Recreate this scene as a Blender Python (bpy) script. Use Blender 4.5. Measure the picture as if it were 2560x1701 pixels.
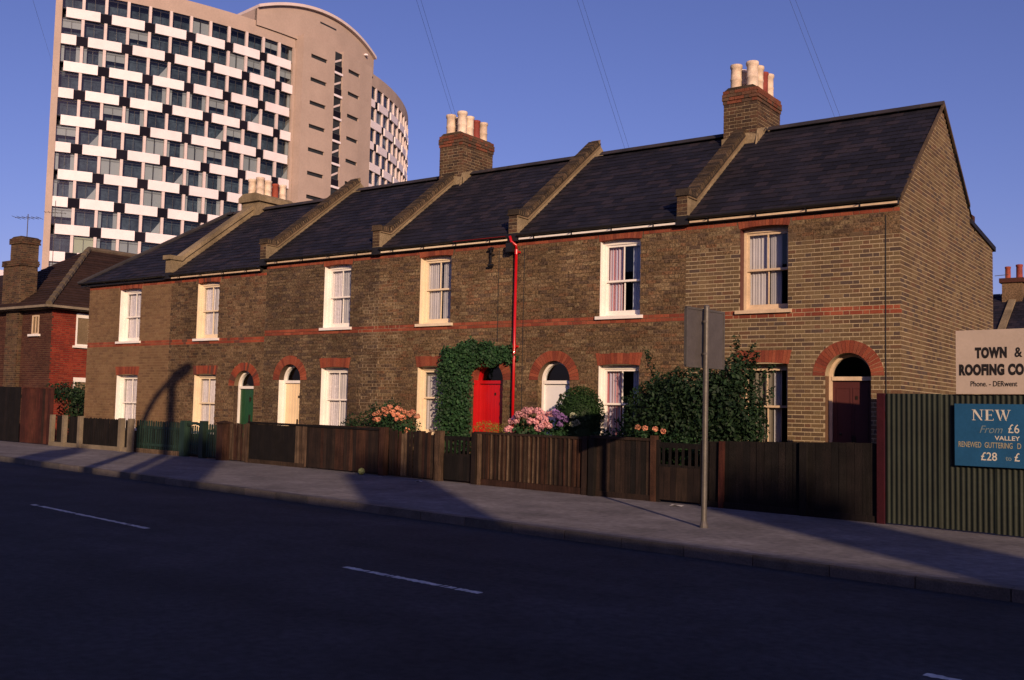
import bpy, bmesh, math, random
import numpy as np
from mathutils import Vector, Matrix, Euler
random.seed(7); rng = np.random.default_rng(7)
R = math.radians
scene = bpy.context.scene
for o in list(bpy.data.objects): bpy.data.objects.remove(o, do_unlink=True)
col = scene.collection

# ------------------------------------------------------------------ camera
YAW, PITCH, ROLL = 0.62694, 0.069392, 0.022559
CAM = Vector((4.911, -17.9874, 1.42784))
fw = Vector((-math.sin(YAW)*math.cos(PITCH), math.cos(YAW)*math.cos(PITCH), math.sin(PITCH)))
rt = Vector((math.cos(YAW), math.sin(YAW), 0)); up = rt.cross(fw)
rt2 = rt*math.cos(ROLL) + up*math.sin(ROLL); up2 = -rt*math.sin(ROLL) + up*math.cos(ROLL)
cam_data = bpy.data.cameras.new('camera'); cam = bpy.data.objects.new('camera', cam_data); col.objects.link(cam)
m = Matrix((rt2, up2, -fw)).transposed().to_4x4(); m.translation = CAM; cam.matrix_world = m
cam_data.sensor_fit = 'HORIZONTAL'; cam_data.sensor_width = 36.0; cam_data.lens = 36.38; cam_data.clip_end = 3000
scene.camera = cam

# ------------------------------------------------------------------ sky, sun, exposure
SUN_EL = R(15.0); SUN_H = Vector((0.743, -0.669))          # towards the sun, in plan
world = bpy.data.worlds.new('World'); scene.world = world; world.use_nodes = True
wn = world.node_tree; wn.nodes.clear()
sky = wn.nodes.new('ShaderNodeTexSky'); sky.sky_type = 'NISHITA'; sky.sun_disc = False
sky.sun_elevation = SUN_EL; sky.sun_rotation = math.atan2(SUN_H.x, SUN_H.y)
sky.altitude = 50; sky.air_density = 1.0; sky.dust_density = 0.7; sky.ozone_density = 6.0
bg = wn.nodes.new('ShaderNodeBackground'); bg.inputs['Strength'].default_value = 0.095
wo = wn.nodes.new('ShaderNodeOutputWorld')
tint = wn.nodes.new('ShaderNodeVectorMath'); tint.operation = 'MULTIPLY'; tint.inputs[1].default_value = (1.66, 0.95, 1.17)   # slide-film cast of the whole sky
wn.links.new(sky.outputs[0], tint.inputs[0]); wn.links.new(tint.outputs[0], bg.inputs[0]); wn.links.new(bg.outputs[0], wo.inputs[0])
sd = bpy.data.lights.new('sun', 'SUN'); sd.energy = 5.0; sd.angle = R(0.53); sd.color = (1.0, 0.70, 0.46)
sun = bpy.data.objects.new('sun', sd); col.objects.link(sun)
to_sun = Vector((SUN_H.x*math.cos(SUN_EL), SUN_H.y*math.cos(SUN_EL), math.sin(SUN_EL)))
sun.rotation_euler = to_sun.to_track_quat('Z', 'Y').to_euler(); sun.location = (30, -30, 40)
scene.view_settings.view_transform = 'Standard'; scene.view_settings.look = 'None'
scene.view_settings.exposure = 0.0; scene.view_settings.gamma = 1.0
scene.render.engine = 'CYCLES'; scene.render.resolution_x = 1024; scene.render.resolution_y = 680

# ------------------------------------------------------------------ helpers
WLOC = {}
def link(o, parent=None):
    col.objects.link(o)
    if parent is not None:
        o.parent = parent
        l = WLOC.get(parent.name)
        if l is not None: o.matrix_parent_inverse = Matrix.Translation(-l)
    return o
def thing(name, label, cat, loc=(0, 0, 0), group=None):
    o = bpy.data.objects.new(name, None); col.objects.link(o); o.location = loc
    o.empty_display_size = 0.2
    WLOC[o.name] = Vector(loc); o['label'] = label; o['category'] = cat
    if group: o['group'] = group
    return o
def tag(o, label, cat, group=None):
    o['label'] = label; o['category'] = cat
    if group: o['group'] = group
    return o
def inst(name, mesh, parent=None, loc=(0, 0, 0), rot=(0, 0, 0), scale=(1, 1, 1)):
    o = bpy.data.objects.new(name, mesh); o.location = loc; o.rotation_euler = rot; o.scale = scale
    return link(o, parent)
class MB:
    def __init__(s): s.v = []; s.f = []
    def add(s, vs, fs):
        n = len(s.v); s.v += [tuple(v) for v in vs]; s.f += [tuple(i+n for i in f) for f in fs]; return s
    def box(s, x0, x1, y0, y1, z0, z1):
        return s.add([(x0,y0,z0),(x1,y0,z0),(x1,y1,z0),(x0,y1,z0),(x0,y0,z1),(x1,y0,z1),(x1,y1,z1),(x0,y1,z1)],
                     [(0,3,2,1),(4,5,6,7),(0,1,5,4),(1,2,6,5),(2,3,7,6),(3,0,4,7)])
    def obox(s, c, ax, ay, az, hx, hy, hz):           # oriented box: centre, unit axes, half sizes
        c = Vector(c); P = []
        for k in (-1, 1):
            for i, j in ((-1,-1),(1,-1),(1,1),(-1,1)): P.append(c + ax*(i*hx) + ay*(j*hy) + az*(k*hz))
        return s.add(P, [(0,3,2,1),(4,5,6,7),(0,1,5,4),(1,2,6,5),(2,3,7,6),(3,0,4,7)])
    def prism(s, poly, axis, a, b):                   # polygon extruded along an axis; poly in the other two coordinates
        n = len(poly)
        def P(q, t): return (t, q[0], q[1]) if axis == 'x' else ((q[0], t, q[1]) if axis == 'y' else (q[0], q[1], t))
        return s.add([P(q, a) for q in poly] + [P(q, b) for q in poly],
              [tuple(range(n))[::-1], tuple(range(n, 2*n))] + [(i, (i+1) % n, n+(i+1) % n, n+i) for i in range(n)])
    def tube(s, pts, r, n=8, cap=True):
        pts = [Vector(q) for q in pts]; rs = r if isinstance(r, (list, tuple)) else [r]*len(pts); V = []; F = []
        for i, q in enumerate(pts):
            t = (pts[min(i+1, len(pts)-1)] - pts[max(i-1, 0)]).normalized()
            a = t.cross(Vector((0,0,1)) if abs(t.z) < .95 else Vector((1,0,0))).normalized(); b = t.cross(a)
            for k in range(n):
                w = 2*math.pi*k/n; V.append(q + (a*math.cos(w) + b*math.sin(w))*rs[i])
        for i in range(len(pts)-1):
            for k in range(n): F.append((i*n+k, i*n+(k+1) % n, (i+1)*n+(k+1) % n, (i+1)*n+k))
        if cap: F += [tuple(range(n))[::-1], tuple((len(pts)-1)*n+k for k in range(n))]
        return s.add(V, F)
    def lathe(s, prof, c=(0,0,0), n=20):
        V = []; F = []
        for r, z in prof:
            for k in range(n):
                w = 2*math.pi*k/n; V.append((c[0]+r*math.cos(w), c[1]+r*math.sin(w), c[2]+z))
        for i in range(len(prof)-1):
            for k in range(n): F.append((i*n+k, i*n+(k+1) % n, (i+1)*n+(k+1) % n, (i+1)*n+k))
        return s.add(V, F)
    def mesh(s, name, mat, smooth=False):
        me = bpy.data.meshes.new(name); me.from_pydata(s.v, [], s.f); me.update()
        if mat: me.materials.append(mat)
        if smooth:
            for pl in me.polygons: pl.use_smooth = True
        return me
    def build(s, name, mat, parent=None, smooth=False, stuff=False, fix=True):
        me = s.mesh(name, mat, smooth)
        if fix:
            b = bmesh.new(); b.from_mesh(me); bmesh.ops.recalc_face_normals(b, faces=b.faces); b.to_mesh(me); b.free()
        o = bpy.data.objects.new(name, me); link(o, parent)
        if stuff: o['kind'] = 'stuff'
        return o
def structure(o): o['kind'] = 'structure'; return o

# ------------------------------------------------------------------ materials
def mat(name, cols, rough=.8, noise=(3., .25), fine=(40., .15), bump=(60., .15), spec=.3, metal=0., ramp='CONSTANT', soot=None, streak=None, coat=0, band=None):
    m = bpy.data.materials.new(name); m.use_nodes = True; t = m.node_tree; N = t.nodes; L = t.links
    b = N['Principled BSDF']; b.inputs['Roughness'].default_value = rough; b.inputs['Specular IOR Level'].default_value = spec
    b.inputs['Metallic'].default_value = metal
    if coat: b.inputs['Coat Weight'].default_value = coat
    geo = N.new('ShaderNodeNewGeometry')
    if isinstance(cols[0], (int, float)): cols = [cols]
    if len(cols) > 1:
        oi = N.new('ShaderNodeObjectInfo'); ad = N.new('ShaderNodeMath'); ad.operation = 'ADD'
        L.new(oi.outputs['Random'], ad.inputs[0]); L.new(geo.outputs['Random Per Island'], ad.inputs[1])
        fr = N.new('ShaderNodeMath'); fr.operation = 'FRACT'; L.new(ad.outputs[0], fr.inputs[0])
        cr = N.new('ShaderNodeValToRGB'); cr.color_ramp.interpolation = ramp; E = cr.color_ramp.elements
        for i, c in enumerate(cols):
            pos = i/len(cols) if ramp == 'CONSTANT' else i/(len(cols)-1)
            e = E[i] if i < 2 else E.new(pos); e.position = pos; e.color = (*c, 1)
        L.new(fr.outputs[0], cr.inputs[0]); cur = cr.outputs[0]
    else:
        rg = N.new('ShaderNodeRGB'); rg.outputs[0].default_value = (*cols[0], 1); cur = rg.outputs[0]
    def mul(cur, fac):
        mm = N.new('ShaderNodeVectorMath'); mm.operation = 'SCALE'; L.new(cur, mm.inputs[0]); L.new(fac, mm.inputs['Scale']); return mm.outputs[0]
    def nz(scale, lo, hi, sx=1, sz=1, det=3):
        mp = N.new('ShaderNodeMapping'); mp.inputs['Scale'].default_value = (scale*sx, scale*sx, scale*sz); L.new(geo.outputs['Position'], mp.inputs[0])
        n = N.new('ShaderNodeTexNoise'); n.inputs['Scale'].default_value = 1; n.inputs['Detail'].default_value = det; L.new(mp.outputs[0], n.inputs['Vector'])
        r = N.new('ShaderNodeMapRange'); r.inputs[1].default_value = .3; r.inputs[2].default_value = .7; r.inputs[3].default_value = lo; r.inputs[4].default_value = hi
        L.new(n.outputs[0], r.inputs[0]); return r.outputs[0]
    if noise: cur = mul(cur, nz(noise[0], 1-noise[1], 1+noise[1]))
    if fine: cur = mul(cur, nz(fine[0], 1-fine[1], 1+fine[1]))
    if soot: cur = mul(cur, nz(soot[0], soot[1], 1.12, det=5))
    if streak: cur = mul(cur, nz(streak[0], 1-streak[1], 1+streak[1], sz=.06))
    if band:                       # bands worn along the street
        mp = N.new('ShaderNodeMapping'); mp.vector_type = 'POINT'; mp.inputs['Rotation'].default_value = (0, 0, math.radians(6.08)); mp.inputs['Scale'].default_value = (band[0], band[1], 1)
        L.new(geo.outputs['Position'], mp.inputs[0]); n = N.new('ShaderNodeTexNoise'); n.inputs['Scale'].default_value = 1; n.inputs['Detail'].default_value = 2; L.new(mp.outputs[0], n.inputs['Vector'])
        r = N.new('ShaderNodeMapRange'); r.inputs[1].default_value = .3; r.inputs[2].default_value = .7; r.inputs[3].default_value = 1-band[2]; r.inputs[4].default_value = 1+band[2]; L.new(n.outputs[0], r.inputs[0]); cur = mul(cur, r.outputs[0])
    L.new(cur, b.inputs['Base Color'])
    if bump:
        mp = N.new('ShaderNodeVectorMath'); mp.operation = 'SCALE'; mp.inputs['Scale'].default_value = bump[0]; L.new(geo.outputs['Position'], mp.inputs[0])
        n = N.new('ShaderNodeTexNoise'); n.inputs['Scale'].default_value = 1; n.inputs['Detail'].default_value = 3; L.new(mp.outputs[0], n.inputs['Vector'])
        bp = N.new('ShaderNodeBump'); bp.inputs['Strength'].default_value = bump[1]; bp.inputs['Distance'].default_value = .02
        L.new(n.outputs[0], bp.inputs['Height']); L.new(bp.outputs[0], b.inputs['Normal'])
    return m
M = {}
M['brickA'] = mat('stock brick yellow', [(.136,.092,.048),(.120,.078,.043),(.146,.101,.055),(.088,.058,.040),(.117,.080,.048),(.124,.070,.041),(.150,.108,.058),(.076,.054,.042),(.130,.089,.048),(.108,.072,.041)], .9, (1.2,.2), (60,.25), (90,.5), .15)
M['brickB'] = mat('stock brick brown', [(.154,.101,.054),(.135,.087,.048),(.174,.119,.066),(.107,.070,.043),(.145,.096,.055),(.152,.086,.047),(.190,.137,.077),(.096,.065,.043),(.150,.100,.053),(.137,.089,.049)], .92, (1.6,.25), (22,.62), (45,1.), .12, soot=(.6,.7))
M['brickD'] = mat('stock brick sooty', [(.122,.083,.048),(.109,.073,.044),(.137,.096,.056),(.087,.060,.041),(.118,.081,.050),(.113,.072,.044),(.152,.109,.064),(.081,.057,.041)], .92, (1.6,.25), (22,.58), (45,1.), .12, soot=(.5,.68))
M['brickE'] = mat('stock brick tan', [(.130,.084,.047),(.112,.073,.042),(.152,.100,.057),(.080,.053,.036),(.126,.082,.049),(.118,.068,.039),(.162,.109,.062)], .92, (1.2,.22), (22,.52), (45,.9), .12, soot=(.5,.7))
M['brickF'] = mat('stock brick clean yellow', [(.165,.102,.055),(.152,.094,.051),(.175,.111,.059),(.135,.082,.046),(.158,.095,.051),(.180,.115,.061)], .9, (1.0,.15), (60,.2), (90,.4), .15)
M['red'] = mat('red brick', [(.225,.058,.031),(.195,.049,.028),(.25,.071,.038),(.165,.043,.027),(.21,.061,.035)], .88, (2,.18), (50,.2), (80,.4), .15)
M['redE'] = mat('red brick worn', [(.27,.062,.03),(.235,.052,.027),(.11,.04,.03),(.20,.046,.027),(.25,.066,.035),(.10,.045,.03)], .88, (2,.18), (50,.2), (80,.4), .15)
M['capbrick'] = mat('chimney cap brick', [(.16,.058,.034),(.12,.06,.038),(.10,.062,.04),(.14,.05,.03),(.08,.052,.036)], .9, (2,.25), (40,.3), (70,.6), .12)
M['stackbrick'] = mat('dark stack brick', [(.085,.055,.034),(.070,.045,.030),(.10,.065,.038),(.055,.037,.027),(.095,.052,.032)], .92, (2,.25), (40,.35), (70,.8), .12)
M['mortarA'] = mat('pale pointing', (.355,.285,.18), .95, (2,.15), (40,.15), (80,.4), .1)
M['mortarB'] = mat('dark pointing', (.13,.092,.058), .95, (1.5,.3), (40,.3), (60,.6), .1)
M['mortarD'] = mat('sooty pointing', (.085,.060,.041), .95, (1.5,.3), (40,.3), (60,.6), .1)
M['mortarE'] = mat('tan pointing', (.18,.13,.078), .95, (1.5,.25), (40,.25), (60,.5), .1)
M['mortarF'] = mat('buff pointing', (.235,.16,.093), .95, (1.5,.2), (40,.2), (60,.4), .1)
M['render'] = mat('cement render', (.23,.18,.11), .95, (1.8,.28), (25,.2), (40,.5), .12, soot=(1.2,.65))
M['slate'] = mat('slate', [(.0135,.0130,.0200),(.0105,.0103,.0165),(.0185,.0160,.0230),(.0120,.0118,.0195),(.0225,.0180,.0240),(.0085,.0085,.0140)], .7, (1.2,.25), (30,.25), (50,.35), .25)
M['underlay'] = mat('roof underlay', (.012,.012,.014), .9, None, None, None)
M['ridge'] = mat('ridge tile', [(.035,.03,.034),(.045,.037,.038),(.028,.026,.03)], .8)
M['pot'] = mat('cream chimney pot', [(.62,.50,.38),(.55,.44,.33),(.66,.54,.42)], .75, (5,.15), (30,.12), (40,.2), .3, soot=(6,.8))
M['potred'] = mat('terracotta chimney pot', [(.26,.055,.03),(.20,.04,.03)], .75, (5,.2), (30,.15), (40,.2), .3)
M['copebrick'] = mat('coping brick', [(.07,.05,.033),(.05,.038,.028),(.085,.06,.04),(.04,.032,.026)], .95, (3,.3), (40,.3), (60,.8), .1)
M['white'] = mat('white gloss paint', (.80,.76,.70), .35, (4,.05), (30,.03), (30,.04), .5)
M['cream'] = mat('cream paint', (.72,.60,.42), .4, (4,.07), (30,.04), (30,.05), .45)
M['buff'] = mat('faded buff paint', (.56,.43,.29), .5, (4,.12), (30,.08), (30,.1), .4)
M['ironblack'] = mat('black iron gutter', (.012,.011,.011), .55, (4,.2), (30,.1), (30,.1), .4)
M['dred'] = mat('bright red gloss', (.44,.005,.008), .3, (3,.05), None, (25,.04), .5, coat=.3)
M['dgreen'] = mat('dark green gloss', (.012,.06,.022), .3, (3,.08), None, (25,.05), .5, coat=.3)
M['dbrown'] = mat('dark brown gloss', (.075,.022,.02), .4, (3,.1), None, (25,.05), .4)
M['dcream'] = mat('cream door paint', (.76,.60,.38), .4, (3,.06), None, (25,.05), .45)
M['dwhite'] = mat('pale white door paint', (.72,.72,.72), .35, (3,.05), None, (25,.04), .5)
M['brass'] = mat('dark door furniture', (.04,.03,.02), .4, None, None, None, .5, .6)
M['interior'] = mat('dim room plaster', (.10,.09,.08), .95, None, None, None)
M['net'] = mat('net curtain', (.64,.57,.54), .95, (3,.08), None, None, .1)
M['lace'] = mat('lace curtain', (.80,.70,.67), .95, (14,.10), (60,.12), None, .1)
M['greycurt'] = mat('grey lined curtain', (.50,.46,.45), .95, (3,.08), None, None, .1)
M['olivecurt'] = mat('olive lining', (.24,.20,.15), .95, (3,.08), None, None, .1)
M['shadecurt'] = mat('shaded curtain', (.42,.45,.55), .95, (3,.08), None, None, .1)  # bluish shade on the right-hand curtains, put into their colour
M['creosote'] = mat('creosoted board', [(.0135,.008,.006),(.0185,.0105,.0075),(.011,.0065,.005),(.0225,.0135,.009)], .8, (4,.3), (60,.3), (60,.4), .25, streak=(30,.4))
M['blackfence'] = mat('tarred board', [(.0075,.006,.0055),(.0095,.007,.0065),(.006,.005,.005)], .85, (4,.3), (60,.3), (60,.4), .2, streak=(30,.3))
M['weather'] = mat('weathered board', [(.080,.052,.034),(.056,.036,.024),(.10,.068,.044),(.040,.026,.018)], .9, (4,.3), (60,.3), (60,.5), .15, streak=(30,.45))
M['brownboard'] = mat('brown board', [(.036,.0165,.011),(.028,.013,.009),(.045,.021,.013),(.023,.0115,.0085)], .85, (4,.3), (60,.3), (60,.4), .2, streak=(30,.4))
M['redboard'] = mat('red brown board', [(.050,.0145,.010),(.038,.012,.009),(.060,.019,.012)], .85, (4,.3), (60,.2), (60,.3), .2, streak=(30,.4))
M['greenfence'] = mat('green painted picket', [(.012,.028,.020),(.015,.036,.026),(.010,.022,.016)], .6, (4,.2), (60,.2), (60,.2), .3, streak=(30,.3))
M['concrete'] = mat('concrete post', (.17,.14,.10), .95, (4,.2), (50,.2), (60,.5), .1)
M['corr'] = mat('dark green corrugated iron', (.012,.017,.0105), .65, (2,.25), (20,.12), (20,.1), .35, streak=(16,.25))
M['rustred'] = mat('dark red painted timber', (.036,.005,.009), .7, (4,.2), (40,.2), (40,.2), .2)
M['boardwhite'] = mat('cream sign paint', (.47,.385,.31), .55, (3,.06), (25,.03), (30,.05), .3)
M['boardblue'] = mat('blue sign paint', (.016,.085,.185), .5, (3,.1), (25,.05), (30,.05), .3)
M['signblack'] = mat('black lettering', (.015,.013,.012), .6, None, None, None)
M['signcream'] = mat('cream lettering', (.60,.56,.46), .6, None, None, None)
M['signyellow'] = mat('dull yellow lettering', (.34,.31,.20), .6, None, None, None)
M['signfaded'] = mat('faded lettering', (.16,.22,.24), .6, None, None, None)
M['galv'] = mat('galvanised grey steel', (.105,.096,.085), .5, (6,.12), (30,.1), (30,.1), .4, .35)
M['galvdark'] = mat('grey sign back', (.085,.076,.072), .55, (6,.1), (30,.08), (30,.08), .35, .2)
M['road'] = mat('asphalt road', (.050,.049,.057), .86, (.22,.2), (14,.28), (110,1.), .3, soot=(1.3,.72), band=(.03,1.1,.16))
M['pave'] = mat('asphalt pavement', (.185,.175,.185), .92, (.5,.2), (9,.22), (120,.7), .2, soot=(1.4,.72))
M['kerb'] = mat('granite kerb', [(.13,.115,.10),(.11,.10,.09),(.15,.13,.115)], .85, (5,.2), (60,.2), (60,.4), .25)
M['repoint'] = mat('patch pointing', (.30,.235,.155), .95, (2,.2), (40,.2), (60,.4), .1)
M['gutterred'] = mat('shaded red gutter paint', (.13,.006,.008), .6)  # gutter red darkened: the shade at the eaves is in the colour
M['paint'] = mat('worn road paint', (.62,.60,.56), .75, (5,.2), (30,.2), (60,.3), .25)
M['soil'] = mat('garden soil', (.045,.032,.022), .95, (2,.3), (20,.3), (30,1), .1)
M['grass'] = mat('rough ground', (.05,.055,.03), .95, (.3,.3), (5,.3), (10,.5), .1)
def leafmat(name, cols, rough=.6, trans=.25):
    m = mat(name, cols, rough, (2.,.3), None, None, .22, ramp='LINEAR'); t = m.node_tree; N = t.nodes; L = t.links
    b = N['Principled BSDF']; out = N['Material Output']; src = b.inputs['Base Color'].links[0].from_socket
    tr = N.new('ShaderNodeBsdfTranslucent'); L.new(src, tr.inputs[0]); mx = N.new('ShaderNodeMixShader'); mx.inputs[0].default_value = trans
    L.new(b.outputs[0], mx.inputs[1]); L.new(tr.outputs[0], mx.inputs[2]); L.new(mx.outputs[0], out.inputs[0]); return m
M['ivy'] = leafmat('ivy leaf', [(.018,.055,.022),(.03,.085,.03),(.014,.04,.018),(.04,.10,.035)])
M['shrub'] = leafmat('dark shrub leaf', [(.011,.028,.014),(.019,.047,.019),(.008,.021,.011),(.030,.060,.022)])
M['roundbush'] = leafmat('clipped privet leaf', [(.016,.042,.012),(.026,.062,.016),(.012,.032,.010)])
M['roseleaf'] = leafmat('rose leaf', [(.016,.05,.02),(.028,.075,.026),(.012,.034,.016)])
M['yellowleaf'] = leafmat('golden shrub leaf', [(.20,.19,.03),(.26,.24,.04),(.14,.15,.03)])
M['peach'] = leafmat('peach rose petal', [(.75,.30,.17),(.80,.40,.24),(.70,.22,.16),(.78,.48,.26)], .6, .3)
M['pink'] = leafmat('pink hydrangea petal', [(.68,.33,.36),(.74,.43,.45),(.60,.28,.33)], .6, .3)
M['purple'] = leafmat('purple hydrangea petal', [(.22,.12,.34),(.28,.16,.36),(.18,.10,.28)], .6, .3)
M['palegreen'] = leafmat('pale green floret', [(.38,.42,.26),(.45,.46,.32),(.30,.36,.20)], .6, .3)
M['bark'] = mat('bark', (.05,.035,.025), .95, (6,.3), (40,.3), (30,.8), .1)
def glass(name, tint=(.9,.95,1.), dark=.88):
    m = bpy.data.materials.new(name); m.use_nodes = True; t = m.node_tree; N = t.nodes; L = t.links; N.clear()
    out = N.new('ShaderNodeOutputMaterial'); tr = N.new('ShaderNodeBsdfTransparent'); tr.inputs[0].default_value = (tint[0]*dark, tint[1]*dark, tint[2]*dark, 1)
    gl = N.new('ShaderNodeBsdfGlossy'); gl.inputs['Roughness'].default_value = .02; lw = N.new('ShaderNodeLayerWeight'); lw.inputs[0].default_value = .5; pw = N.new('ShaderNodeMath'); pw.operation = 'POWER'; pw.inputs[1].default_value = 4.; L.new(lw.outputs['Facing'], pw.inputs[0])
    fr = N.new('ShaderNodeMath'); fr.operation = 'MULTIPLY_ADD'; fr.inputs[1].default_value = .9; fr.inputs[2].default_value = .045; L.new(pw.outputs[0], fr.inputs[0])
    mx = N.new('ShaderNodeMixShader'); L.new(fr.outputs[0], mx.inputs[0]); L.new(tr.outputs[0], mx.inputs[1]); L.new(gl.outputs[0], mx.inputs[2]); L.new(mx.outputs[0], out.inputs[0]); return m
M['eavepaint'] = mat('dull eaves paint', (.20,.165,.115), .7)
M['glass'] = glass('window glass'); M['towerglass'] = glass('tinted office glass', (.8,.92,1.), .78)
def stripes(name, cols, period):
    m = bpy.data.materials.new(name); m.use_nodes = True; t = m.node_tree; N = t.nodes; L = t.links; b = N['Principled BSDF']; b.inputs['Roughness'].default_value = .95
    g = N.new('ShaderNodeNewGeometry'); s = N.new('ShaderNodeSeparateXYZ'); L.new(g.outputs['Position'], s.inputs[0])
    d = N.new('ShaderNodeMath'); d.operation = 'DIVIDE'; d.inputs[1].default_value = period; L.new(s.outputs[0], d.inputs[0])
    f = N.new('ShaderNodeMath'); f.operation = 'FRACT'; L.new(d.outputs[0], f.inputs[0])
    cr = N.new('ShaderNodeValToRGB'); cr.color_ramp.interpolation = 'CONSTANT'; E = cr.color_ramp.elements
    for i, (pos, c) in enumerate(cols):
        e = E[i] if i < 2 else E.new(pos); e.position = pos; e.color = (*c, 1)
    L.new(f.outputs[0], cr.inputs[0]); L.new(cr.outputs[0], b.inputs['Base Color']); return m
M['stripe'] = stripes('striped curtain', [(0,(.62,.20,.20)),(.22,(.66,.56,.58)),(.45,(.60,.30,.30)),(.6,(.55,.50,.62)),(.8,(.66,.56,.58))], .105)
M['towerwhite'] = mat('pale pink spandrel panel', [(.75,.69,.72),(.72,.66,.69),(.77,.71,.74)], .6, (.8,.05), (6,.04), None, .3)
M['towertan'] = mat('tower tan render', (.39,.31,.265), .9, (.35,.07), (4,.05), (8,.2), .2)
M['towerdark'] = mat('dark infill panel', [(.008,.0075,.014),(.011,.010,.018)], .85, (.8,.1), None, None, .05)
M['towerpost'] = mat('pale concrete mullion', (.58,.50,.49), .8, (.8,.06), (6,.06), None, .25)
M['towerframe'] = mat('grey window bar', (.05,.05,.055), .5, None, None, None)
M['towerin'] = mat('dim office interior', (.020,.025,.033), .9, (.5,.3), None, None)
M['officein'] = mat('lit office interior', (.075,.09,.105), .9, (.4,.5), (3,.3), None)
M['blind'] = mat('white blind', [(.55,.50,.45),(.48,.44,.40)], .9, None, None, None)
M['blindY'] = mat('cream blind', [(.62,.56,.36),(.55,.50,.34)], .9, None, None, None)
M['tile'] = mat('brown roof tile', [(.034,.019,.015),(.028,.016,.013),(.040,.022,.017)], .9, (2,.2), (12,.2), (30,.4), .15)
M['hiptile'] = mat('pale hip tile', [(.11,.085,.055),(.095,.072,.05)], .9)
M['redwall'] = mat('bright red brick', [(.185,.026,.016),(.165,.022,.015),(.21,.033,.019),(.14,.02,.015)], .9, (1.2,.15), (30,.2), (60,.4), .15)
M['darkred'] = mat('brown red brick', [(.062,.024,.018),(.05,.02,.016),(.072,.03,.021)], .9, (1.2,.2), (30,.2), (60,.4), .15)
M['ball'] = mat('grubby yellow green ball', (.42,.45,.12), .7, (30,.4), None, None)
M['paper'] = mat('litter paper', (.38,.38,.38), .9)
M['wire'] = mat('black cable', (.02,.02,.02), .6, None, None, None)

# ------------------------------------------------------------------ street frame
UX, VX = Vector((.99434, -.10591)), Vector((.10591, .99434))
def pz(x, y): return -.11205 - .0088049*x + .00093784*y          # pavement level
def SP(u, v): q = UX*u + VX*v; return q.x, q.y
def sheet(name, uv, mt, dz):
    pts = [SP(*q) for q in uv]; b = MB(); b.add([(x, y, pz(x, y)+dz) for x, y in pts], [tuple(range(len(pts)))])
    return structure(b.build(name, mt, fix=False))
def poly_sheet(name, xy, mt, dz):
    b = MB(); b.add([(x, y, pz(x, y)+dz) for x, y in xy], [tuple(range(len(xy)))]); return structure(b.build(name, mt, fix=False))
sheet('ground', [(-900,-900),(900,-900),(900,900),(-900,900)], M['grass'], -.14)
road = sheet('road', [(-300,-17.3),(200,-17.3),(200,-6.68),(-300,-6.68)], M['road'], -.12)
YF = lambda x: -2.0 - .0744*(x-.5)
poly_sheet('pavement', [SP(-300,-6.62), SP(200,-6.62), SP(200,-1.6), (4.2,-2.2), (.5,-1.75), (-17.0,-.45), (-30,-.35), SP(-300,20)], M['pave'], 0)
sheet('opposite_pavement', [(-300,-21.2),(200,-21.2),(200,-17.4),(-300,-17.4)], M['pave'], 0)
poly_sheet('garden', [(.5,-1.75),(.5,.05),(-24.3,.05),(-30,-.1),(-30,-.35),(-17.0,-.45)], M['soil'], .004)
kerb = structure(MB().build('kerb', M['kerb'])) if False else None
kb = MB()
def kerbpiece(b, u0, u1, v0, v1):
    P = []
    for dz in (-.2, .003):
        for (u, v) in ((u0,v0),(u1,v0),(u1,v1),(u0,v1)):
            x, y = SP(u, v); P.append((x, y, pz(x, y)+dz))
    b.add(P, [(0,3,2,1),(4,5,6,7),(0,1,5,4),(1,2,6,5),(2,3,7,6),(3,0,4,7)])
kerbpiece(kb, -300, -40, -6.75, -6.6); kerbpiece(kb, 12, 200, -6.75, -6.6); kerbpiece(kb, -300, 200, -17.42, -17.28)
kerb = structure(kb.build('kerb', M['kerb']))
u = -40.
while u < 12:
    L_ = .91; b = MB(); kerbpiece(b, u+.006, u+L_-.006, -6.75+random.uniform(-.006,.006), -6.6); b.build('kerb_stone', M['kerb'], kerb); u += L_
def dash(x0, y0, x1, y1, w=.1):
    n = 60; a = Vector((x0, y0)); d = Vector((x1-x0, y1-y0)); L_ = d.length; d.normalize(); p = Vector((-d.y, d.x)); b = MB(); V = []
    for i in range(n+1):
        c = a + d*(L_*i/n)
        for s in (-1, 1):
            k = w/2*random.uniform(.55, 1.05) if 0 < i < n else w/2*.8
            q = c + p*(s*k); V.append((q.x, q.y, pz(q.x, q.y)-.116))
    F = [(2*i, 2*i+2, 2*i+3, 2*i+1) for i in range(n) if random.random() > .10]
    b.add(V, F); return b.build('lane_dash', M['paint'], road, fix=False)
dash(-10.33,-9.33,-6.77,-9.78); dash(-2.86,-10.17,-.91,-10.36,.11); dash(3.04,-10.60,5.0,-10.8,.11); dash(-24.5,-7.85,-20.8,-8.25)
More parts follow.
